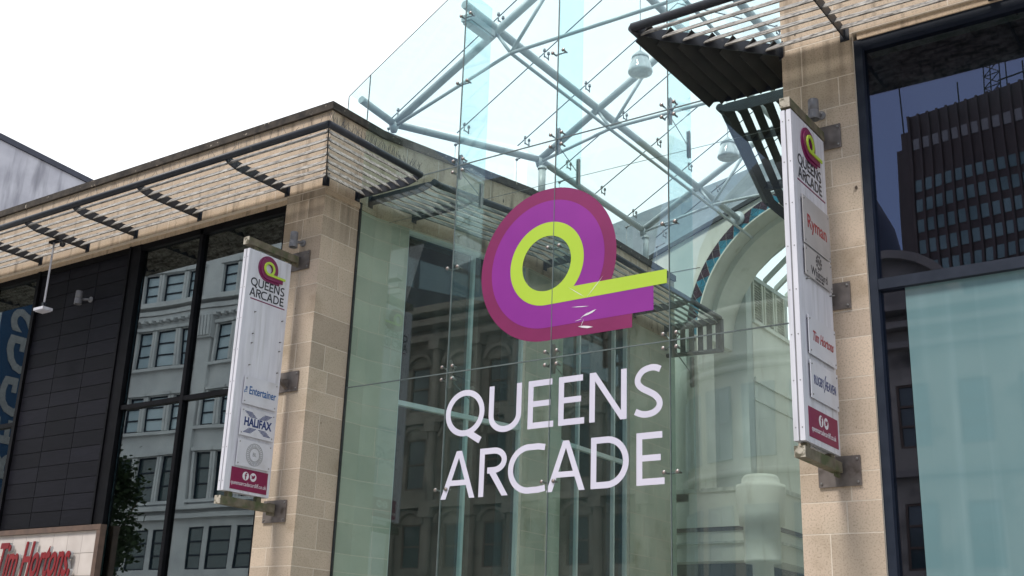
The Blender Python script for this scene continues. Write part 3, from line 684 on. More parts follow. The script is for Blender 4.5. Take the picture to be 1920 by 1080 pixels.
        m = MB(); q = stroke(f, [(-.03, -.07), (0, .0), (.0, .06), (.03, .1)], .014, .001, .0012); m = q; m.build('player_emblem', INKB, o)
    mg = MB().box(xf, xf + .005, y0 + .1, y1 - .05, 3.885, 4.165).build('address_panel', SMAG, t)
    fz = F((y0 + y1) / 2 + .02, 4.075, .0055)
    m = MB()
    for dx in (-.065, .065): m.lathe(fz(dx, 0, 0), [(.055, 0), (.055, .001), (.0001, .001)], 24, ax=(1, 0, 0))
    em = m.build('round_icon', PRINTW, mg)
    text('f', .12, lambda a, b, c: fz(a - .065, b - .005, c + .0015), SMAG, mg, 'lettering', .001, bold=.003)
    bird = [(-.036, -.018), (-.012, -.022), (.012, -.018), (.028, 0), (.03, .014), (.038, .026), (.024, .026), (.012, .03), (.002, .02), (.0, .012), (-.016, .016), (-.032, .028), (-.034, .014), (-.026, .004), (-.03, -.002), (-.018, -.01)]
    MB().prism([fz(.065 + x, y, .0015) for x, y in bird], (.001, 0, 0)).build('bird_icon', SMAG, mg)
    text('queensarcadecardiff.co.uk', .075, lambda a, b, c: fz(a, b - .105, c), PRINTW, mg, 'lettering', .0008, .78)
    return t
blade_sign(-11.60, 10.02, 10.80, 3.85, 7.10, 'white vertical banner sign with HALIFAX plaque, fixed to the left stone pillar', 'left')
blade_sign(-3.93, 10.0, 10.88, 3.83, 7.13, 'white vertical banner sign with Ryman plaque, fixed to the right stone pillar', 'right')

# ------------------------------------------------------------------ wall lamps
def wall_lamp(x, yw, z, dx, label):
    t = thing('wall_lamp', label, 'wall lamp', (x, yw, z), 'grey cylinder wall lamps')
    y = yw - .17; s = 1.0
    MB().lathe((x, y, z), [(.0001, .13), (.05, .13), (.055, .125), (.056, .01), (.052, .008), (.052, -.002), (.058, -.004), (.062, -.09), (.0615, -.1), (.05, -.1)], 24).build('casing', LAMPG, t, True)
    MB().lathe((x, y, z), [(.0001, -.094), (.05, -.094), (.05, -.1)], 24).build('lens', LENS, t, True)
    m = MB(); m.tube((x, y + .05, z), (x + dx, yw - .02, z + .01), .02, 12); m.lathe((x + dx, yw, z + .01), [(.05, 0), (.05, .018), (.04, .028), (.0001, .03)], 20, ax=(0, -1, 0)); m.build('mounting_arm', LAMPG, t, True)
    return t
wall_lamp(-11.57, 10.99, 7.47, .02, 'grey cylinder wall lamp on the left stone pillar above its banner sign')
wall_lamp(-16.63, 11.085, 7.44, .10, 'grey cylinder wall lamp on the black slate cladding')
wall_lamp(-3.94, 10.99, 7.48, .02, 'grey cylinder wall lamp on the right stone pillar')
# floodlight on a pole hung from the left canopy, camera beside it
t = thing('pole_light', 'white floodlight hanging on a thin pole from the left canopy', 'light', (-16.3, 10.1, 7))
P0 = Vector((-16.85, 10.45, 8.36)); P1 = Vector((-16.85, 10.45, 7.25))
MB().tube(P0, P1, .016, 10).build('pole', SIGNW, t, True)
m = MB(); m.box(-16.95, -16.68, 10.41, 10.49, 8.31, 8.35); m.build('clamp', STEEL, t)
m = MB(); m.box(-16.98, -16.72, 10.36, 10.54, 7.13, 7.175); m.box(-16.96, -16.74, 10.38, 10.52, 7.115, 7.13); m.build('lamp_head', SIGNW, t)
m = MB(); m.box(-16.875, -16.825, 10.425, 10.475, 7.175, 7.27); m.build('swivel', STEEL, t)
t = thing('security_camera', 'small dark security camera clamped under the left canopy beside the pole', 'camera', (-15.9, 10.2, 8.2))
m = MB(); m.tube((-16.7, 10.4, 8.32), (-16.45, 10.35, 8.22), .010, 8); m.build('stem', STEEL, t, True)
m = MB(); m.lathe((-16.43, 10.35, 8.18), [(.0001, -.07), (.03, -.07), (.034, .06), (.045, .065), (.045, .085), (.0001, .08)], 16, ax=(.6, -.5, -.35)); m.build('body', STEEL, t, True)

# ------------------------------------------------------------------ glass front
GY = 11.73; JX = [XC, -9.41, -7.78, -6.13, XR]; RZ = [0.0, 2.5, 5.5, 8.48]
RIDGE = (XC + XR) / 2
def rake(x): return 10.42 + .58 * ((x if x <= RIDGE else 2 * RIDGE - x) - XC)
GF = thing('glass_front', 'tall frameless glass front with purple round mark and white QUEENS ARCADE lettering', 'glass facade', (RIDGE, GY, 0))
gp = .007
for i in range(4):
    x0, x1 = JX[i] + gp, JX[i + 1] - gp
    for j in range(3):
        tl = rng.uniform(-.003, .003)
        MB().prism([(x0, GY, RZ[j] + gp), (x1, GY + tl, RZ[j] + gp), (x1, GY + tl, RZ[j + 1] - gp), (x0, GY, RZ[j + 1] - gp)], (0, .012, 0)).build('glass_pane', GLASS, GF)
    P = [(x0, GY, RZ[3] + gp), (x1, GY, RZ[3] + gp), (x1, GY, rake(x1))]
    if x0 < RIDGE < x1 and False: P.append((RIDGE, GY, rake(RIDGE)))
    P.append((x0, GY, rake(x0)))
    MB().prism(P, (0, .012, 0)).build('glass_pane', GLASS, GF)
MB().prism([(-11.63, GY, 9.66), (XC - gp, GY, 9.66), (XC - gp, GY, rake(XC)), (-11.63, GY, 10.17)], (0, .012, 0)).build('glass_pane', GLASS, GF)
MB().prism([(XR + gp, GY, 9.66), (XR + .41, GY, 9.66), (XR + .41, GY, 10.17), (XR + gp, GY, rake(XR))], (0, .012, 0)).build('glass_pane', GLASS, GF)
m = MB()
for x in JX[1:-1]: m.box(x - gp * .7, x + gp * .7, GY - .007, GY + .014, 0, rake(x) - .01)
for z_ in RZ[1:]:
    for a, b in zip(JX, JX[1:]): m.box(a + gp, b - gp, GY - .0005, GY + .013, z_ - gp, z_ + gp)
m.box(XC - gp, XC + gp, GY, GY + .012, 9.66, rake(XC)); m.box(XR - gp, XR + gp, GY, GY + .012, 9.66, rake(XR))
m.build('sealant_joints', GASK, GF)
for x in (XC + .006, XR - .024): MB().box(x, x + .018, GY - .012, GY + .03, 0, 8.3).build('edge_channel', SEAL, GF)
m = MB(); m.path([(-11.64, GY + .006, 9.64), (-11.64, GY + .006, 10.17), (XC, GY + .006, rake(XC) + .006), (RIDGE, GY + .006, rake(RIDGE) + .006), (XR, GY + .006, rake(XR) + .006), (XR + .42, GY + .006, 10.17)], .007, 6); m.build('edge_trim', SEAL, GF)
for x in JX[1:-1]:
    for z0, z1 in ((0, 5.49), (5.51, 8.47), (8.49, rake(x) - .15)):
        MB().box(x - .007, x + .007, GY + .03, GY + .62, z0, z1).build('glass_fin', FIN, GF)
def bolt(m, x, z_, r=.026, back=.09):
    m.lathe((x, GY - .001, z_), [(r, 0), (r, .012), (r * .8, .018), (.0001, .018)], 16, 0, (0, -1, 0))
    m.lathe((x, GY - .0185, z_), [(r * .5, 0), (r * .5, .002), (.0001, .003)], 10, 1, (0, -1, 0))
    m.tube((x, GY + .013, z_), (x, GY + back, z_), .012, 8)
for x in JX[1:-1]:
    for z_ in (3.97, 6.97, 9.79, 10.89, 5.5, 8.48):
        if z_ > rake(x) - .2: continue
        m = MB()
        if z_ in (5.5, 8.48):
            for dx in (-.085, .085):
                for dz in (-.085, .085): bolt(m, x + dx, z_ + dz); m.tube((x + dx, GY + .07, z_ + dz), (x, GY + .09, z_), .010, 8)
            for sx_ in (-.016, .010):
                m.prism([(x + sx_, GY + .06 + .03 * math.cos(a) , z_ + (.16 if math.sin(a) > 0 else -.16) + .03 * math.sin(a)) for a in [2 * math.pi * k / 16 for k in range(16)]], (.006, 0, 0))
                m.prism([(x + sx_, GY + .56 + .03 * math.cos(a) , z_ - .25 + (.16 if math.sin(a) > 0 else -.16) + .03 * math.sin(a)) for a in [2 * math.pi * k / 16 for k in range(16)]], (.006, 0, 0))
            m.tube((x, GY + .09, z_ - .08), (x - .02, GY + .56, z_ - .25), .007, 8)
        else:
            for dx in (-.085, .085): bolt(m, x + dx, z_); 
            m.tube((x - .085, GY + .07, z_), (x + .085, GY + .07, z_), .011, 8)
        m.build('spider_fitting', [STAIN, CAP], GF, True)
m = MB(); m.tube((XC, GY + .6, 8.18), (XR, GY + .6, 8.18), .004, 6); m.build('tie_cable', STAIN, GF)
# applied graphics, torn and scuffed where the film has been knocked
m = MB(); r = random.Random(4)
for (x, z_, a, ln, wd) in ((-7.36, 6.10, -.1, .26, .012), (-7.30, 5.98, .5, .14, .010), (-7.22, 6.0, .3, .20, .03), (-7.38, 5.93, .15, .12, .008), (-7.28, 5.83, -.2, .22, .035), (-7.33, 5.88, 1.1, .12, .007), (-7.42, 6.30, -.6, .30, .008), (-7.15, 6.33, .8, .34, .008)):
    c_, s_ = math.cos(a), math.sin(a); P = []
    for u, v in ((-.5, -.1), (-.2, -.45), (.15, -.5), (.5, .1), (.2, .35), (-.15, .3)): P.append((x + u * ln * c_ - v * wd * s_, GY - .0062, z_ + u * ln * s_ + v * wd * c_))
    MB().prism(P, (0, .0006, 0)).build('scuff', PRINTW, GF)

GQ = lambda a, b, c: Vector((-7.88 + a, GY - .001 - c, 6.76 + b))
q_mark(GQ, GF, 1.0, (MAROON, VIOLET, LIME), .0012, 'round_mark')
GL = lambda a, b, c: Vector((a, GY - .001 - c, b))
word([(c, a, b, 4.63) for c, a, b in ROW1] + [(c, a, b, 3.84) for c, a, b in ROW2], GL, .605, .076, .001, WHITEV, GF, 'vinyl_letter')

# ------------------------------------------------------------------ glass roof and its white tube frame
GR = thing('glass_roof', 'pitched glass roof on white tube trusses behind the glass front', 'glass roof', (RIDGE, 16, 10))
YS = [GY + .02, 12.7, 13.98, 15.26, 16.54, 17.82, 19.1, 20.38, 21.2]
def eave(y):   # line of the left eave tube: x, z
    K = [(11.75, -11.42, 10.08), (12.6, -11.45, 10.02), (15.55, -10.65, 10.38), (19.45, -10.75, 10.40), (21.2, -10.75, 10.4)]
    for a, b in zip(K, K[1:]):
        if y <= b[0]: f = (y - a[0]) / (b[0] - a[0]); return a[1] + (b[1] - a[1]) * f, a[2] + (b[2] - a[2]) * f
    return K[-1][1:]
MXx = lambda x, s: x if s < 0 else 2 * RIDGE - x
for s_ in (-1, 1):
    for a, b in zip(YS, YS[1:]):
        P = []
        for (x, y) in ((eave(a)[0] - .2, a + .006), (RIDGE, a + .006), (RIDGE, b - .006), (eave(b)[0] - .2, b - .006)): P.append((MXx(x, s_), y, rake(x)))
        if s_ > 0: P = P[::-1]
        MB().prism(P, (0, 0, .012)).build('glass_pane', ROOFG, GR)
m = MB()
for y in YS[1:-1]:
    for s_ in (-1, 1):
        x = eave(y)[0] - .2; m.tube((MXx(x, s_), y, rake(x) + .006), (RIDGE, y, rake(RIDGE) + .006), .010, 6)
m.build('glazing_seams', SEAL, GR)
PX = -9.5; PZ = 11.05
for s_ in (-1, 1):
    m = MB(); m.tube((MXx(PX, s_), 11.8, PZ + .08), (MXx(PX, s_), 21.28, PZ - .02), .065, 16); m.lathe((MXx(PX, s_), 21.28, PZ - .02), [(.15, 0), (.15, .03), (.0001, .03)], 24, ax=(0, -1, 0)); m.build('purlin_tube', TUBE, GR, True)
    m = MB(); m.path([(MXx(eave(y)[0], s_), y, eave(y)[1]) for y in (11.78, 12.6, 15.55, 19.45)], .06, 16); m.build('eave_tube', TUBE, GR, True)
MB().tube((RIDGE, 11.8, 12.02), (RIDGE, 21.28, 12.0), .065, 16).build('ridge_tube', TUBE, GR, True)
for y in (12.6, 15.55, 19.45):
    xe, ze = eave(y); no = []
    for s_ in (-1, 1):
        q = lambda x: MXx(x, s_)
        m = MB(); m.tube((q(xe), y, ze), (RIDGE, y, 12.0), .062, 16); m.tube((q(xe) + .0, y, ze), (q(xe + .0), y, ze - .14), .09, 14, .05); m.build('rafter_tube', TUBE, GR, True)
        m = MB(); nx, nz = (-9.21, 10.62)
        m.tube((q(xe), y, ze - .05), (q(nx), y, nz), .028, 10); m.tube((q(nx), y, nz), (q(PX), y, PZ), .026, 10); m.tube((q(nx), y, nz), (q(-8.5), y, 11.55), .028, 10)
        if s_ < 0: m.tube((nx, y, nz), (MXx(nx, 1), y, nz), .028, 10)
        m.build('truss_rod', TUBE, GR, True)
        if y > 13:
            m = MB(); m.tube((q(xe + .06), y, 9.55), (q(xe + .06), y, ze - .16), .065, 16); m.lathe((q(xe + .06), y, ze - .2), [(.08, 0), (.08, .04), (.065, .05)], 16); m.build('eave_post', TUBE, GR, True)
for s_ in (-1, 1):
    m = MB(); m.tube((MXx(-9.21, s_), 12.6, 10.62), (MXx(-9.21, s_), 21.28, 10.55), .028, 10); m.build('truss_rod', TUBE, GR, True)
    m = MB(); x = MXx(PX, s_); m.box(x - .09, x + .09, 11.85, 12.45, PZ - .16, PZ - .06); m.box(x - .07, x + .07, 11.87, 12.43, PZ - .20, PZ - .17); m.build('gutter_box', TUBE, GR)
def clamp(m, x, y, z_):
    for dy in (-.06, .06):
        m.tube((x, y + dy, z_ + .02), (x, y + dy, z_ + .13), .011, 8); m.tube((x, y + dy, z_ + .125), (x, y + dy, z_ + .145), .026, 10); m.tube((x, y + dy, z_ + .15), (x, y + dy, z_ + .17), .02, 10)
    m.tube((x, y - .06, z_ + .04), (x, y + .06, z_ + .04), .011, 8)
for s_ in (-1, 1):
    for y in YS[1:-1]:
        m = MB(); clamp(m, MXx(PX, s_), y, rake(PX) - .16); m.build('glazing_clamp', STAIN, GR, True)
        m = MB(); xe, ze = eave(y); clamp(m, MXx(xe, s_), y, rake(xe) - .17); m.build('glazing_clamp', STAIN, GR, True)
        m = MB(); xe, ze = eave(y); m.tube((MXx(xe, s_), y, ze + .02), (MXx(xe - .12, s_), y - .12, ze - .08), .012, 8); m.ball((MXx(xe - .12, s_), y - .12, ze - .08), .028, 8); m.tube((MXx(xe - .12, s_), y - .12, ze - .1), (MXx(xe - .12, s_), y - .12, 9.66), .004, 6); m.build('gutter_clamp', STAIN, GR, True)
# upstand glass below the eave
for a, b in ((12.7, 15.2), (15.5, 19.4)):
    (xa, za), (xb, zb) = eave(a), eave(b)
    MB().prism([(xa - .2, a, 9.66), (xb - .2, b, 9.66), (xb - .2, b, rake(xb - .2) - .03), (xa - .2, a, rake(xa - .2) - .03)], (-.01, 0, 0)).build('upstand_pane', ROOFG, GR)

# pendant lamps
def pendant(y, z_, label):
    t = thing('pendant_lamp', label, 'lamp', (RIDGE, y, z_), 'bell shaped pendant lamps under the glass roof')
    MB().lathe((RIDGE, y, z_), [(.0001, .21), (.03, .21), (.05, .17), (.085, .155), (.10, .12), (.13, .11), (.135, .075), (.125, .07)], 28).build('lamp_cap', TUBE, t, True)
    MB().lathe((RIDGE, y, z_), [(.122, .075), (.14, .03), (.165, -.04), (.185, -.12), (.19, -.15), (.18, -.17), (.1, -.165), (.0001, -.16)], 28).build('glass_shade', LAMPGL, t, True)
    MB().tube((RIDGE, y, z_ + .2), (RIDGE, y, 12.0), .006, 6).build('cable', STAIN, t)
pendant(14.0, 10.70, 'bell shaped pendant lamp nearer the glass front, left of the canopy corner')
pendant(17.1, 10.52, 'bell shaped pendant lamp further back, half hidden by the inner right canopy')

# ------------------------------------------------------------------ arcade end building
AB = thing('arcade_building', 'cream gabled end wall of the inner arcade with a mosaic edged arch and glazed vault', 'building', (RIDGE, 22, 0))
AY = 21.3; CZ = 8.6; RI = 2.68; RO = 2.97
def arcpts(r, a0, a1, n): return [(RIDGE + r * math.cos(R(a0 + (a1 - a0) * k / n)), CZ + r * math.sin(R(a0 + (a1 - a0) * k / n))) for k in range(n + 1)]
m = MB()
def gable(x): return 11.86 - .357 * abs(x - RIDGE)
ap = arcpts(RO, 0, 180, 48)
for (xa, za), (xb, zb) in zip(ap, ap[1:]): m.hexa([(xa, AY, za), (xa, AY, gable(xa)), (xb, AY, gable(xb)), (xb, AY, zb), (xa, AY + .3, za), (xa, AY + .3, gable(xa)), (xb, AY + .3, gable(xb)), (xb, AY + .3, zb)])
m.box(-13.5, RIDGE - RO, AY, AY + .3, 5.2, 8.6); m.prism([(-13.5, AY, 8.6), (RIDGE - RO, AY, 8.6), (RIDGE - RO, AY, gable(RIDGE - RO)), (-13.5, AY, gable(-13.5))], (0, .3, 0))
m.box(RIDGE + RO, -3, AY, AY + .3, 0, 8.6); m.prism([(RIDGE + RO, AY, 8.6), (-3, AY, 8.6), (-3, AY, gable(-3)), (RIDGE + RO, AY, gable(RIDGE + RO))], (0, .3, 0))
m.build('gable_wall', PLAST, AB)
m = MB()
for zz in (9.0, 9.55, 10.1): m.box(-12.5, -10.9 if zz < 9.8 else -10.4, AY - .006, AY, zz, zz + .012)
m.build('render_joint', BROWN, AB)
# rake trim
m = MB()
for s_ in (-1, 1):
    q = lambda x: MXx(x, s_); m.prism([(q(-13.5), AY - .06, gable(-13.5) - .02), (RIDGE, AY - .06, gable(RIDGE) - .02), (RIDGE, AY - .06, gable(RIDGE) + .07), (q(-13.5), AY - .06, gable(-13.5) + .07)], (0, .4, 0))
m.build('rake_trim', SEAL, AB)
m = MB()
for s_ in (-1, 1):
    q = lambda x: MXx(x, s_)
    m.prism([(q(-15), AY + .35, gable(-13.5) - .4), (RIDGE, AY + .35, gable(RIDGE) + .05), (RIDGE, AY + 1.2, gable(RIDGE) + 1.2), (q(-15), AY + 1.2, 11.75 )], (0, .3, 0))
    m.prism([(q(-16), AY + .9, 8), (q(-9.9), AY + .9, 8), (q(-9.9), AY + .9, 12.0), (q(-16), AY + .9, 11.2)], (0, .2, 0)) if False else None
m.build('slate_roof', SLATE, AB)
# mosaic band: alternating triangles
m = MB(); n_ = 34
po, pi_ = arcpts(RO, 0, 180, n_), arcpts(RI + .03, 0, 180, n_)
NB_ = 19; da = 180 / NB_
def pol(f, a): r_ = RI + .035 + (RO - RI - .04) * f; return (RIDGE + r_ * math.cos(R(a)), CZ + r_ * math.sin(R(a)))
def big(f0, f1, a, mi_):
    # one large triangle made of four small tiles; f0 = base radius fraction, f1 = apex
    fm_ = (f0 + f1) / 2; B0, B1, AP = (f0, a - da / 2), (f0, a + da / 2), (f1, a)
    m0, m1, mb_ = (fm_, a - da / 4), (fm_, a + da / 4), (f0, a)
    for tri in ((B0, mb_, m0), (mb_, B1, m1), (m0, m1, AP), (mb_, m1, m0)):
        P = [pol(*q) for q in tri]; c_ = (sum(p[0] for p in P) / 3, sum(p[1] for p in P) / 3)
        P = [(c_[0] + (p[0] - c_[0]) * .9, c_[1] + (p[1] - c_[1]) * .9) for p in P]
        m.prism([(p[0], AY - .012, p[1]) for p in P], (0, .012, 0), tone=rng.uniform(-1, 1), mi=mi_)
for k in range(NB_):
    big(0, 1, (k + .5) * da, 0)
    if k: big(1, 0, k * da, 1)
for k in range(n_):
    m.hexa([(pi_[k][0], AY, pi_[k][1]), (po[k][0], AY, po[k][1]), (po[k + 1][0], AY, po[k + 1][1]), (pi_[k + 1][0], AY, pi_[k + 1][1]), (pi_[k][0], AY + .3, pi_[k][1]), (po[k][0], AY + .3, po[k][1]), (po[k + 1][0], AY + .3, po[k + 1][1]), (pi_[k + 1][0], AY + .3, pi_[k + 1][1])], mi=2)
m.build('mosaic_band', [MOSB, MOSP, GROUTL], AB)
# arch lip and soffit
m = MB(); A, B = arcpts(RI, 0, 180, 48), arcpts(RI + .03, 0, 180, 48); C_ = arcpts(RI - .12, 0, 180, 48)
for k in range(48):
    m.hexa([(A[k][0], AY - .04, A[k][1]), (B[k][0], AY - .04, B[k][1]), (B[k + 1][0], AY - .04, B[k + 1][1]), (A[k + 1][0], AY - .04, A[k + 1][1]), (A[k][0], AY + .7, A[k][1]), (B[k][0], AY + .7, B[k][1]), (B[k + 1][0], AY + .7, B[k + 1][1]), (A[k + 1][0], AY + .7, A[k + 1][1])])
    m.hexa([(C_[k][0], AY + .45, C_[k][1]), (A[k][0], AY + .45, A[k][1]), (A[k + 1][0], AY + .45, A[k + 1][1]), (C_[k + 1][0], AY + .45, C_[k + 1][1]), (C_[k][0], AY + 1.4, C_[k][1]), (A[k][0], AY + 1.4, A[k][1]), (A[k + 1][0], AY + 1.4, A[k + 1][1]), (C_[k + 1][0], AY + 1.4, C_[k + 1][1])])
for s_ in (-1, 1):
    x0 = MXx(RIDGE - RI - .03, s_); x1 = MXx(RIDGE - RI, s_); m.box(min(x0, x1), max(x0, x1), AY - .04, AY + .7, 5.4, 8.6)
m.build('arch_reveal', PLAST, AB)
# cream back walls either side of the narrower vault
TXL = -10.0; TY = 22.7
m = MB(); cp = arcpts(RI - .12, 0, 180, 48)
m.box(-12, TXL, TY - .02, TY + .3, 0, 9.3)
xin = lambda s: MXx(TXL, s)
for s_ in (-1, 1):
    xs = [RIDGE - 2.8 + .05 * k for k in range(0, 61)]
    for xa, xb in zip(xs, xs[1:]):
        pass
    m.prism([(MXx(-12, s_), TY - .02, 9.3), (MXx(TXL, s_), TY - .02, 9.3), (MXx(TXL, s_), TY - .02, 10.35), (RIDGE, TY - .02, 11.75), (RIDGE, TY - .02, 12.3), (MXx(-12, s_), TY - .02, 11.0)], (0, .3, 0))
m.build('inner_gable', PLASTG, AB)
# vault: side walls, clerestory shutters and windows, rafters, glazing
TL = 34.0
m = MB(); m.box(TXL - .3, TXL, TY + .28, TL, 5.4, 9.28); m.box(TXL - .3, TXL + .06, TY + .28, TL, 9.28, 9.36); m.box(TXL - .3, TXL + .05, TY + .28, TL, 7.96, 8.06); m.box(TXL - .3, TXL + .03, TY + .28, TL, 7.55, 7.6)
x = MXx(TXL, 1); m.box(x, x + .3, TY - .02, TL, 0, 9.36)
m.box(TXL - .3, x + .3, TL, TL + .3, 0, 13)
m.build('upper_wall', PLAST, AB)
for k in range(3):
    y0 = TY + .3 + k * .62; m = MB(); m.box(TXL - .1, TXL - .04, y0 + .05, y0 + .54, 9.36, 10.3)
    for j in range(14):
        zz = 9.42 + j * .062; m.hexa([(TXL - .04, y0 + .09, zz), (TXL + .02, y0 + .09, zz - .03), (TXL + .02, y0 + .5, zz - .03), (TXL - .04, y0 + .5, zz), (TXL - .04, y0 + .09, zz + .012), (TXL + .02, y0 + .09, zz - .018), (TXL + .02, y0 + .5, zz - .018), (TXL - .04, y0 + .5, zz + .012)])
    m.box(TXL - .04, TXL + .03, y0 + .03, y0 + .09, 9.36, 10.3); m.box(TXL - .04, TXL + .03, y0 + .5, y0 + .56, 9.36, 10.3)
    m.build('shutter', SHUT, AB)
m = MB(); y0 = TY + .3 + 3 * .62
while y0 < TL: m.box(TXL - .08, TXL + .03, y0 - .03, y0 + .09, 9.36, 10.3); y0 += .8
m.box(TXL - .1, TXL + .04, TY + .28, TL, 10.3, 10.4)
x = MXx(TXL, 1); m.box(x - .04, x + .1, TY + .28, TL, 10.3, 10.4)
m.build('clerestory_frame', PLASTG, AB)
m = MB(); y = TY + .34
while y < TL:
    for s_ in (-1, 1):
        a, b = Vector((MXx(TXL, s_), y, 10.36)), Vector((RIDGE, y, 12.2)); m.prism([a, b, b + Vector((0, 0, .12)), a + Vector((0, 0, .12))], (0, .09, 0))
    y += .62
m.build('roof_rafters', PLASTG, AB)
for s_ in (-1, 1):
    P = [(MXx(TXL - .2, s_), TY + .3, 10.4), (RIDGE, TY + .3, 12.38), (RIDGE, TL, 12.38), (MXx(TXL - .2, s_), TL, 10.4)]
    MB().prism(P, (0, 0, .012)).build('vault_glazing', ROOFG, AB)
# mezzanine fascia, dark recess, corner column
m = MB()
PTH = [(-12.5, AY), (-9.0, AY), (-9.0, TL)]
wall_strip(m, PTH, -.6, .0, 4.68, 5.36); wall_strip(m, PTH, -.6, -.05, 4.03, 4.60); m.build('mezzanine_fascia', PLAST, AB)
m = MB(); wall_strip(m, PTH, -.6, -.02, 4.60, 4.68); m.build('dark_strip', DKBR, AB)  # dark brown strip between the upper and lower fascia bands
m = MB(); wall_strip(m, PTH, -.6, .03, 5.36, 5.44); wall_strip(m, PTH, -.6, .005, 4.36, 4.40); m.build('ledge', LEDGE, AB)
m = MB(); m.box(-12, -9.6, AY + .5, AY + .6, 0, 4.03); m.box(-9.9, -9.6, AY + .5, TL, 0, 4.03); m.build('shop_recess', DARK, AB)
MB().lathe((-9.22, AY + .05, 0), [(.0001, 5.62), (.31, 5.62), (.36, 5.56), (.37, 5.46), (.47, 5.43), (.48, 5.36), (.475, 5.1), (.44, 4.9), (.425, 4.665), (.35, 4.66), (.35, 4.02), (.36, 4.0), (.34, 3.96), (.20, 3.95), (.20, 0)], 40).build('corner_column', PLAST, AB, True)
m = MB(); wall_strip(m, [(-5.05, 26.0), (-5.05, 20.3)], -.1, .0, 0, 9); m.build('far_wall', PLAST, AB)

# ------------------------------------------------------------------ neighbour far left
NB = thing('neighbour_building', 'streaked pale stucco building with dark roof edge, rising behind the far left roof', 'building', (-50, 27, 0))
m = MB(); m.hexa([(-58, 21, 0), (-45, 21, 0), (-45, 40, 0), (-58, 40, 0), (-58, 21, 23.3), (-45, 21, 23.3), (-45, 40, 21.8), (-58, 40, 21.8)]); m.build('rendered_wall', STUC, NB)
m = MB(); m.prism([(-44.9, 20.9, 23.30), (-44.9, 40, 21.8), (-44.9, 40, 22.05), (-44.9, 24.4, 23.28), (-44.9, 24.3, 23.5), (-44.9, 20.9, 23.6)], (-.5, 0, 0)); m.build('roof_edge', LEAD, NB)

# ------------------------------------------------------------------ across the street (seen mirrored in the glazing)
def sash(parent, F, u0, u1, z0, z1, gm, fmat=WHITEP, bars=2):
    m = MB(); m.fbox(F, u0, u0 + .07, -.12, -.03, z0, z1); m.fbox(F, u1 - .07, u1, -.12, -.03, z0, z1)
    for k in range(bars + 1):
        zz = z0 + (z1 - z0 - .07) * k / bars; m.fbox(F, u0 + .07, u1 - .07, -.115, -.035, zz, zz + .07)
    o = m.build('window', fmat, parent)
    MB().fbox(F, u0 + .02, u1 - .02, -.1, -.09, z0 + .02, z1 - .02).build('pane', gm, o)
def facade(parent, F, width, z0, z1, wins, wm, depth=8):
    """wall slab with real openings: wins = list of (u0,u1,z0,z1)"""
    m = MB(); us = sorted({0, width} | {w_[0] for w_ in wins} | {w_[1] for w_ in wins}); zs = sorted({z0, z1} | {w_[2] for w_ in wins} | {w_[3] for w_ in wins})
    for a, b in zip(us, us[1:]):
        run = None
        for c_, d_ in zip(zs, zs[1:]):
            hole = any(w_[0] <= a + 1e-4 and w_[1] >= b - 1e-4 and w_[2] <= c_ + 1e-4 and w_[3] >= d_ - 1e-4 for w_ in wins)
            if hole: 
                if run: m.fbox(F, a, b, -.3, 0, *run); run = None
            else: run = (run[0] if run else c_, d_)
        if run: m.fbox(F, a, b, -.3, 0, *run)
    m.fbox(F, 0, width, -depth, -.35, z0, z1)
    m.build('wall', wm, parent)
# white block, turned seven degrees
a7 = R(7); WB = thing('white_building', 'white rendered block with grouped sash windows, mirrored in the left shop windows', 'building', (-47, -14, 0))
uw = Vector((-math.cos(a7), math.sin(a7), 0)); FW = frame((-47 - uw.x * 13.0, -14 - uw.y * 13.0), uw, (math.sin(a7), math.cos(a7)))
wins = []
for k in range(-2, 4):
    c_ = 13.5 + k * 5.3
    for (dc, hw) in ((-1.45, .48), (0, .66), (1.45, .48)):
        for (za, zb) in ((6.0, 7.9), (9.2, 11.4), (12.7, 14.5), (16.0, 17.9), (19.4, 21.0), (23, 24.4)): wins.append((c_ + dc - hw, c_ + dc + hw, za, zb))
facade(WB, FW, 31.5, 0, 26.5, wins, WBLD)
for w_ in wins: sash(WB, FW, *w_, PANE if w_[2] > 11 else PANED, FRAMEB, 3)
m = MB()
for zz, pr in ((18.45, .25), (18.7, .35), (19.1, .5), (8.3, .3), (8.7, .45), (26.2, .6)): m.fbox(FW, 0, 31.5, 0, pr, zz, zz + .22)
for k in range(-2, 4):
    c_ = 13.5 + k * 5.3
    for zz in (9.05, 12.5, 15.8, 19.32): m.fbox(FW, c_ - 2.2, c_ + 2.2, 0, .22, zz, zz + .15)
    m.fbox(FW, c_ + 2.2, c_ + 3.1, 0, .22, 8.9, 18.3); m.fbox(FW, c_ + 2.1, c_ + 3.2, 0, .4, 17.2, 18.4)
    for j in range(5): m.fbox(FW, c_ + 2.15 + .2 * j, c_ + 2.28 + .2 * j, .4, .5, 17.3, 18.3)
    for zz, zt_ in ((9.2, 11.4), (12.7, 14.5), (16.0, 17.9), (19.4, 21.0)):
        for dc, hw in ((-1.45, .48), (0, .66), (1.45, .48)):
            for sd_ in (-1, 1): m.fbox(FW, c_ + dc + sd_ * (hw + .07) - .07, c_ + dc + sd_ * (hw + .07) + .07, 0, .14, zz, zt_)
            m.fbox(FW, c_ + dc - hw - .2, c_ + dc + hw + .2, 0, .2, zt_ + .04, zt_ + .2)
    for j in range(9): m.fbox(FW, c_ - 2.1 + j * .5, c_ - 1.9 + j * .5, 0, .38, 18.3, 18.45)
m.build('mouldings', WBLD, WB)
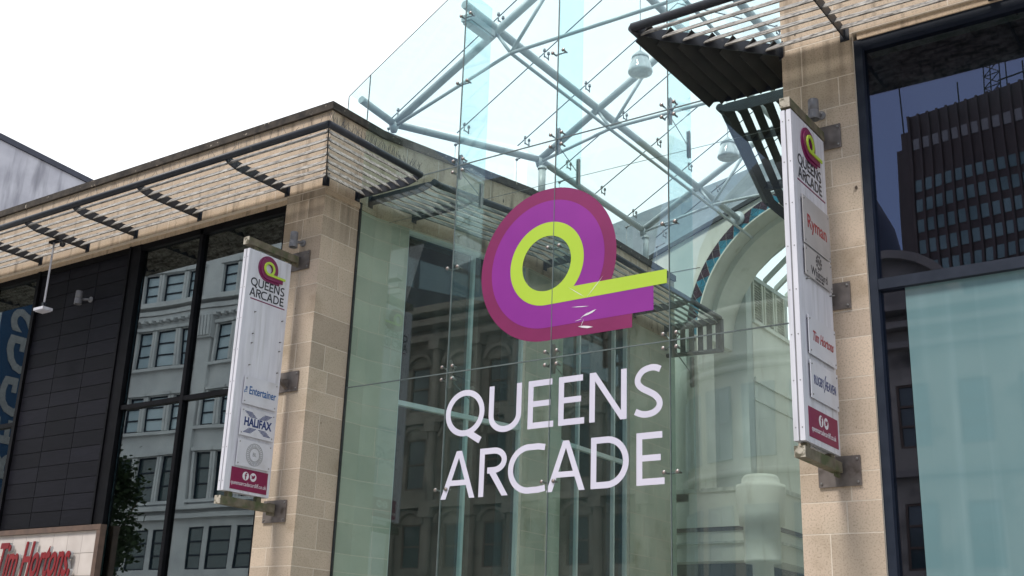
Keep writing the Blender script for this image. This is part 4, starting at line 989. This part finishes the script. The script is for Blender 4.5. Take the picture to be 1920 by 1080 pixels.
# sooty sandstone block with arches
VB = thing('sandstone_building', 'sooty sandstone block with arched windows and columns, mirrored faintly in the glass front', 'building', (-26, -14, 0))
FV = frame((-20.5, -14), (-1, 0), (0, 1)); wins = []
for k in range(6):
    c_ = 1.1 + k * 1.95
    for (za, zb) in ((5.8, 7.6), (9.0, 11.1), (12.3, 14.2)): wins.append((c_ - .5, c_ + .5, za, zb))
facade(VB, FV, 12.2, 0, 16.5, wins, VSTONE)
for w_ in wins: sash(VB, FV, *w_, PANED, BRWALL, 2)
m = MB()
for zz, pr in ((4.6, .5), (8.2, .4), (11.7, .35), (15.2, .5), (15.8, .8), (16.3, 1.0)): m.fbox(FV, 0, 12.2, 0, pr, zz, zz + .28)
for k in range(7):
    u = .1 + k * 1.95
    for za, zb in ((4.9, 8.2), (8.5, 11.7), (12.0, 15.2)): m.tube(FV(u, .22, za), FV(u, .22, zb), .17, 10); m.fbox(FV, u - .28, u + .28, .0, .5, zb - .4, zb)
for k in range(6):
    c_ = 1.1 + k * 1.95
    for zb in (7.6, 11.1, 14.2):
        P = [FV(c_ + r_ * math.cos(R(a)), .0, zb + r_ * math.sin(R(a)) * .8) for r_, rg in ((.72, range(0, 181, 20)), (.56, range(180, -1, -20))) for a in rg]
        m.prism(P, FV(0, .18, 0) - FV(0, 0, 0))
m.build('mouldings', VSTONE, VB)
m = MB(); m.prism([FV(0, 0, 16.5), FV(12.2, 0, 16.5), FV(12.2, -2.2, 23.5), FV(0, -2.2, 23.5)], (0, -.2, 0)); m.build('roof', LEAD, VB)  # steep dark roof added to keep bright sky out of the glass reflection
# pale rounded corner block
PB = thing('pale_building', 'pale rounded corner block with tall sash windows, mirrored in the right of the glass front', 'building', (-16, -15, 0))
m = MB(); n_ = 20; CXp, CYp, RP = -16.0, -18.2, 4.4
ring = [(CXp + RP * math.cos(R(180 * k / n_)), CYp + RP * math.sin(R(180 * k / n_))) for k in range(n_ + 1)]
m.prism([(x, y, 0) for x, y in ring], (0, 0, 14.6)); m.build('wall', WBLD2, PB)
m = MB()
for zz, rr in ((12.3, .18), (12.7, .3), (8.6, .2), (14.4, .4)):
    m.lathe((CXp, CYp, zz), [(RP, 0), (RP + rr, .02), (RP + rr, .22), (RP, .24)], 60)
m.build('mouldings', WBLD2, PB, True)
MB().lathe((CXp, CYp, 14.6), [(RP + .2, 0), (RP - .1, 1.6), (RP * .9, 3.4), (RP * .7, 5.4), (RP * .4, 7.0), (.2, 7.8), (.05, 9.5)], 40).build('added_sky_block_dome', LEAD, PB, True)  # dome added to block reflected sky so the inner canopies read dark
for k in range(7):
    a = R(24 + k * 22); n = Vector((math.cos(a), math.sin(a), 0)); u = Vector((-n.y, n.x, 0)); F_ = frame((CXp + n.x * (RP - .02), CYp + n.y * (RP - .02)), u, n)
    for (za, zb) in ((5.2, 7.6), (9.2, 11.8)):
        m = MB(); m.fbox(F_, -.6, .6, -.02, .05, za, zb)
        for q in (-.6, -.03, .54): m.fbox(F_, q, q + .06, .05, .09, za, zb)
        for zz in (za, (za + zb) / 2, zb - .06): m.fbox(F_, -.54, .54, .05, .085, zz, zz + .06)
        o = m.build('window', [PANE], PB)
# brown low block in front of the tower
BB = thing('brown_building', 'low sooty stone block with curved pediment, mirrored in the right shop window', 'building', (-8, -15, 0))
FB = frame((2, -14), (-1, 0), (0, 1)); wins = []
for k in range(7):
    for (za, zb) in ((5.2, 7.2), (8.9, 10.9)): wins.append((1.2 + k * 1.8, 2.2 + k * 1.8, za, zb))
facade(BB, FB, 13.6, 0, 13.2, wins, VSTONE)
for w_ in wins: sash(BB, FB, *w_, PANED, BRWALL, 3)
m = MB()
for zz, pr in ((12.0, .3), (12.6, .5), (13.1, .7), (8.0, .25)): m.fbox(FB, 0, 13.6, 0, pr, zz, zz + .2)
P = [FB(13.2 + 2.2 * math.cos(R(a)), -.3, 13.2 + 2.0 * math.sin(R(a))) for a in range(0, 181, 12)]; m.prism(P, (0, -6, 0))
P = [FB(13.2 + r_ * math.cos(R(a)), -.3, 13.2 + r_ * .9 * math.sin(R(a))) for r_, rg in ((2.45, range(0, 181, 12)), (2.15, range(180, -1, -12))) for a in rg]; m.prism(P, (0, .4, 0))
m.build('mouldings', MIDST, BB)
# tower
a11 = R(11); TW = thing('office_tower', 'dark brown office tower with rooftop aerials, mirrored in the right shop window', 'tower', (-50, -150, 0))
ut = Vector((math.cos(a11), math.sin(a11), 0)); FTW = frame((-51, -150), ut, (-math.sin(a11), math.cos(a11)))
m = MB(); m.fbox(FTW, 3.5, 46, -18, 0, 0, 88.3); m.fbox(FTW, 1.6, 3.5, -17, -1.2, 0, 86.6); m.fbox(FTW, 0, 1.6, -16, -2.6, 0, 84.6)
for k in range(26): m.fbox(FTW, 3.6 + k * 1.62, 3.95 + k * 1.62, 0, .45, 10, 88.3)
m.build('wall', TWR, TW)
for r_ in range(21):
    for k in range(25):
        u = 4.05 + k * 1.62; zz = 78.6 - r_ * 3.36
        if r_ > 12 and k % 2: pass
        mm = MB().fbox(FTW, u, u + 1.1, .02, .1, zz, zz + 2.0) if r_ else None
        if mm and r_ < 13 and k < 14: mm.build('window', TWRW, TW)
m = MB(); 
for k in range(25): m.fbox(FTW, 4.05 + k * 1.62, 5.15 + k * 1.62, .02, .12, 82.6, 84.4)
m.build('vent_band', STAIN, TW)
m = MB()
for u, h in ((1.2, 8.5), (11.0, 5), (21, 4.5), (23.5, 8), (34, 12), (36.5, 13), (39, 9)): m.tube(FTW(u, -3, 86), FTW(u, -3, 88.3 + h), .12, 5)
cu = 15.5
for a, b in ((0, 0), (2.4, 0), (0, 2.4), (2.4, 2.4)): m.tube(FTW(cu + a, -2 - b, 88.3), FTW(cu + a, -2 - b, 95.5), .1, 5)
for j in range(4):
    z0 = 88.3 + j * 1.8; m.tube(FTW(cu, -2, z0), FTW(cu + 2.4, -2, z0 + 1.8), .08, 5); m.tube(FTW(cu + 2.4, -2, z0), FTW(cu, -2, z0 + 1.8), .08, 5); m.tube(FTW(cu, -2, z0 + 1.8), FTW(cu + 2.4, -2, z0 + 1.8), .08, 5)
m.tube(FTW(18, -1, 90), FTW(25, -1, 90), .12, 5); m.tube(FTW(33, -1, 91), FTW(45, -1, 91.5), .15, 5); m.fbox(FTW, 30, 33, -3, -1, 88.3, 90)
m.build('aerials', SEAL, TW)
# blue banner
BN = thing('blue_banner', 'blue vertical banner reading GREGGS, mirrored in the far left window', 'banner', (-53, -10, 12))
MB().box(-53.05, -53, -11.0, -8.4, 6.5, 19.6).build('banner_cloth', BLUE, BN)
text('GREGGS', 2.5, lambda a, b, c: Vector((-52.99 + c, -9.7 - b, 14.2 + a - 1.0)), INKG, BN, 'lettering', .01, 1.15, bold=.04)
# street tree, mirrored in the left window
TR = thing('street_tree', 'leafy street tree, mirrored as a dark crown low in the left shop window', 'tree', (-37, -5, 0))
m = MB(); m.tube((-37.9, -5, 0), (-37.9, -5, 4), .22, 10, .15)
for k in range(7):
    a = k * .9; m.tube((-37.9, -5, 3.2 + k * .3), (-37.9 + 1.1 * math.cos(a), -5 + 1.1 * math.sin(a), 5.5 + k * .35), .08, 6, .02)
m.build('trunk', BARK, TR, True)
m = MB(); r = random.Random(9)
for c_ in range(60):
    th = r.uniform(0, 6.28); rr = r.random() ** .6 * 1.45; zz = r.uniform(3.6, 9.2); k_ = 1 - abs(zz - 6.2) / 4.2
    cc = Vector((-37.9 + rr * k_ * math.cos(th), -5 + rr * k_ * math.sin(th), zz))
    for i in range(110):
        p = cc + Vector((r.gauss(0, .28), r.gauss(0, .28), r.gauss(0, .3))); s = r.uniform(.07, .15)
        d1 = Vector((r.gauss(0, 1), r.gauss(0, 1), r.gauss(0, 1))).normalized(); d2 = d1.orthogonal().normalized()
        m.face([p - d1 * s, p - d2 * s * .6, p + d1 * s, p + d2 * s * .6])
m.build('crown', LEAF, TR)
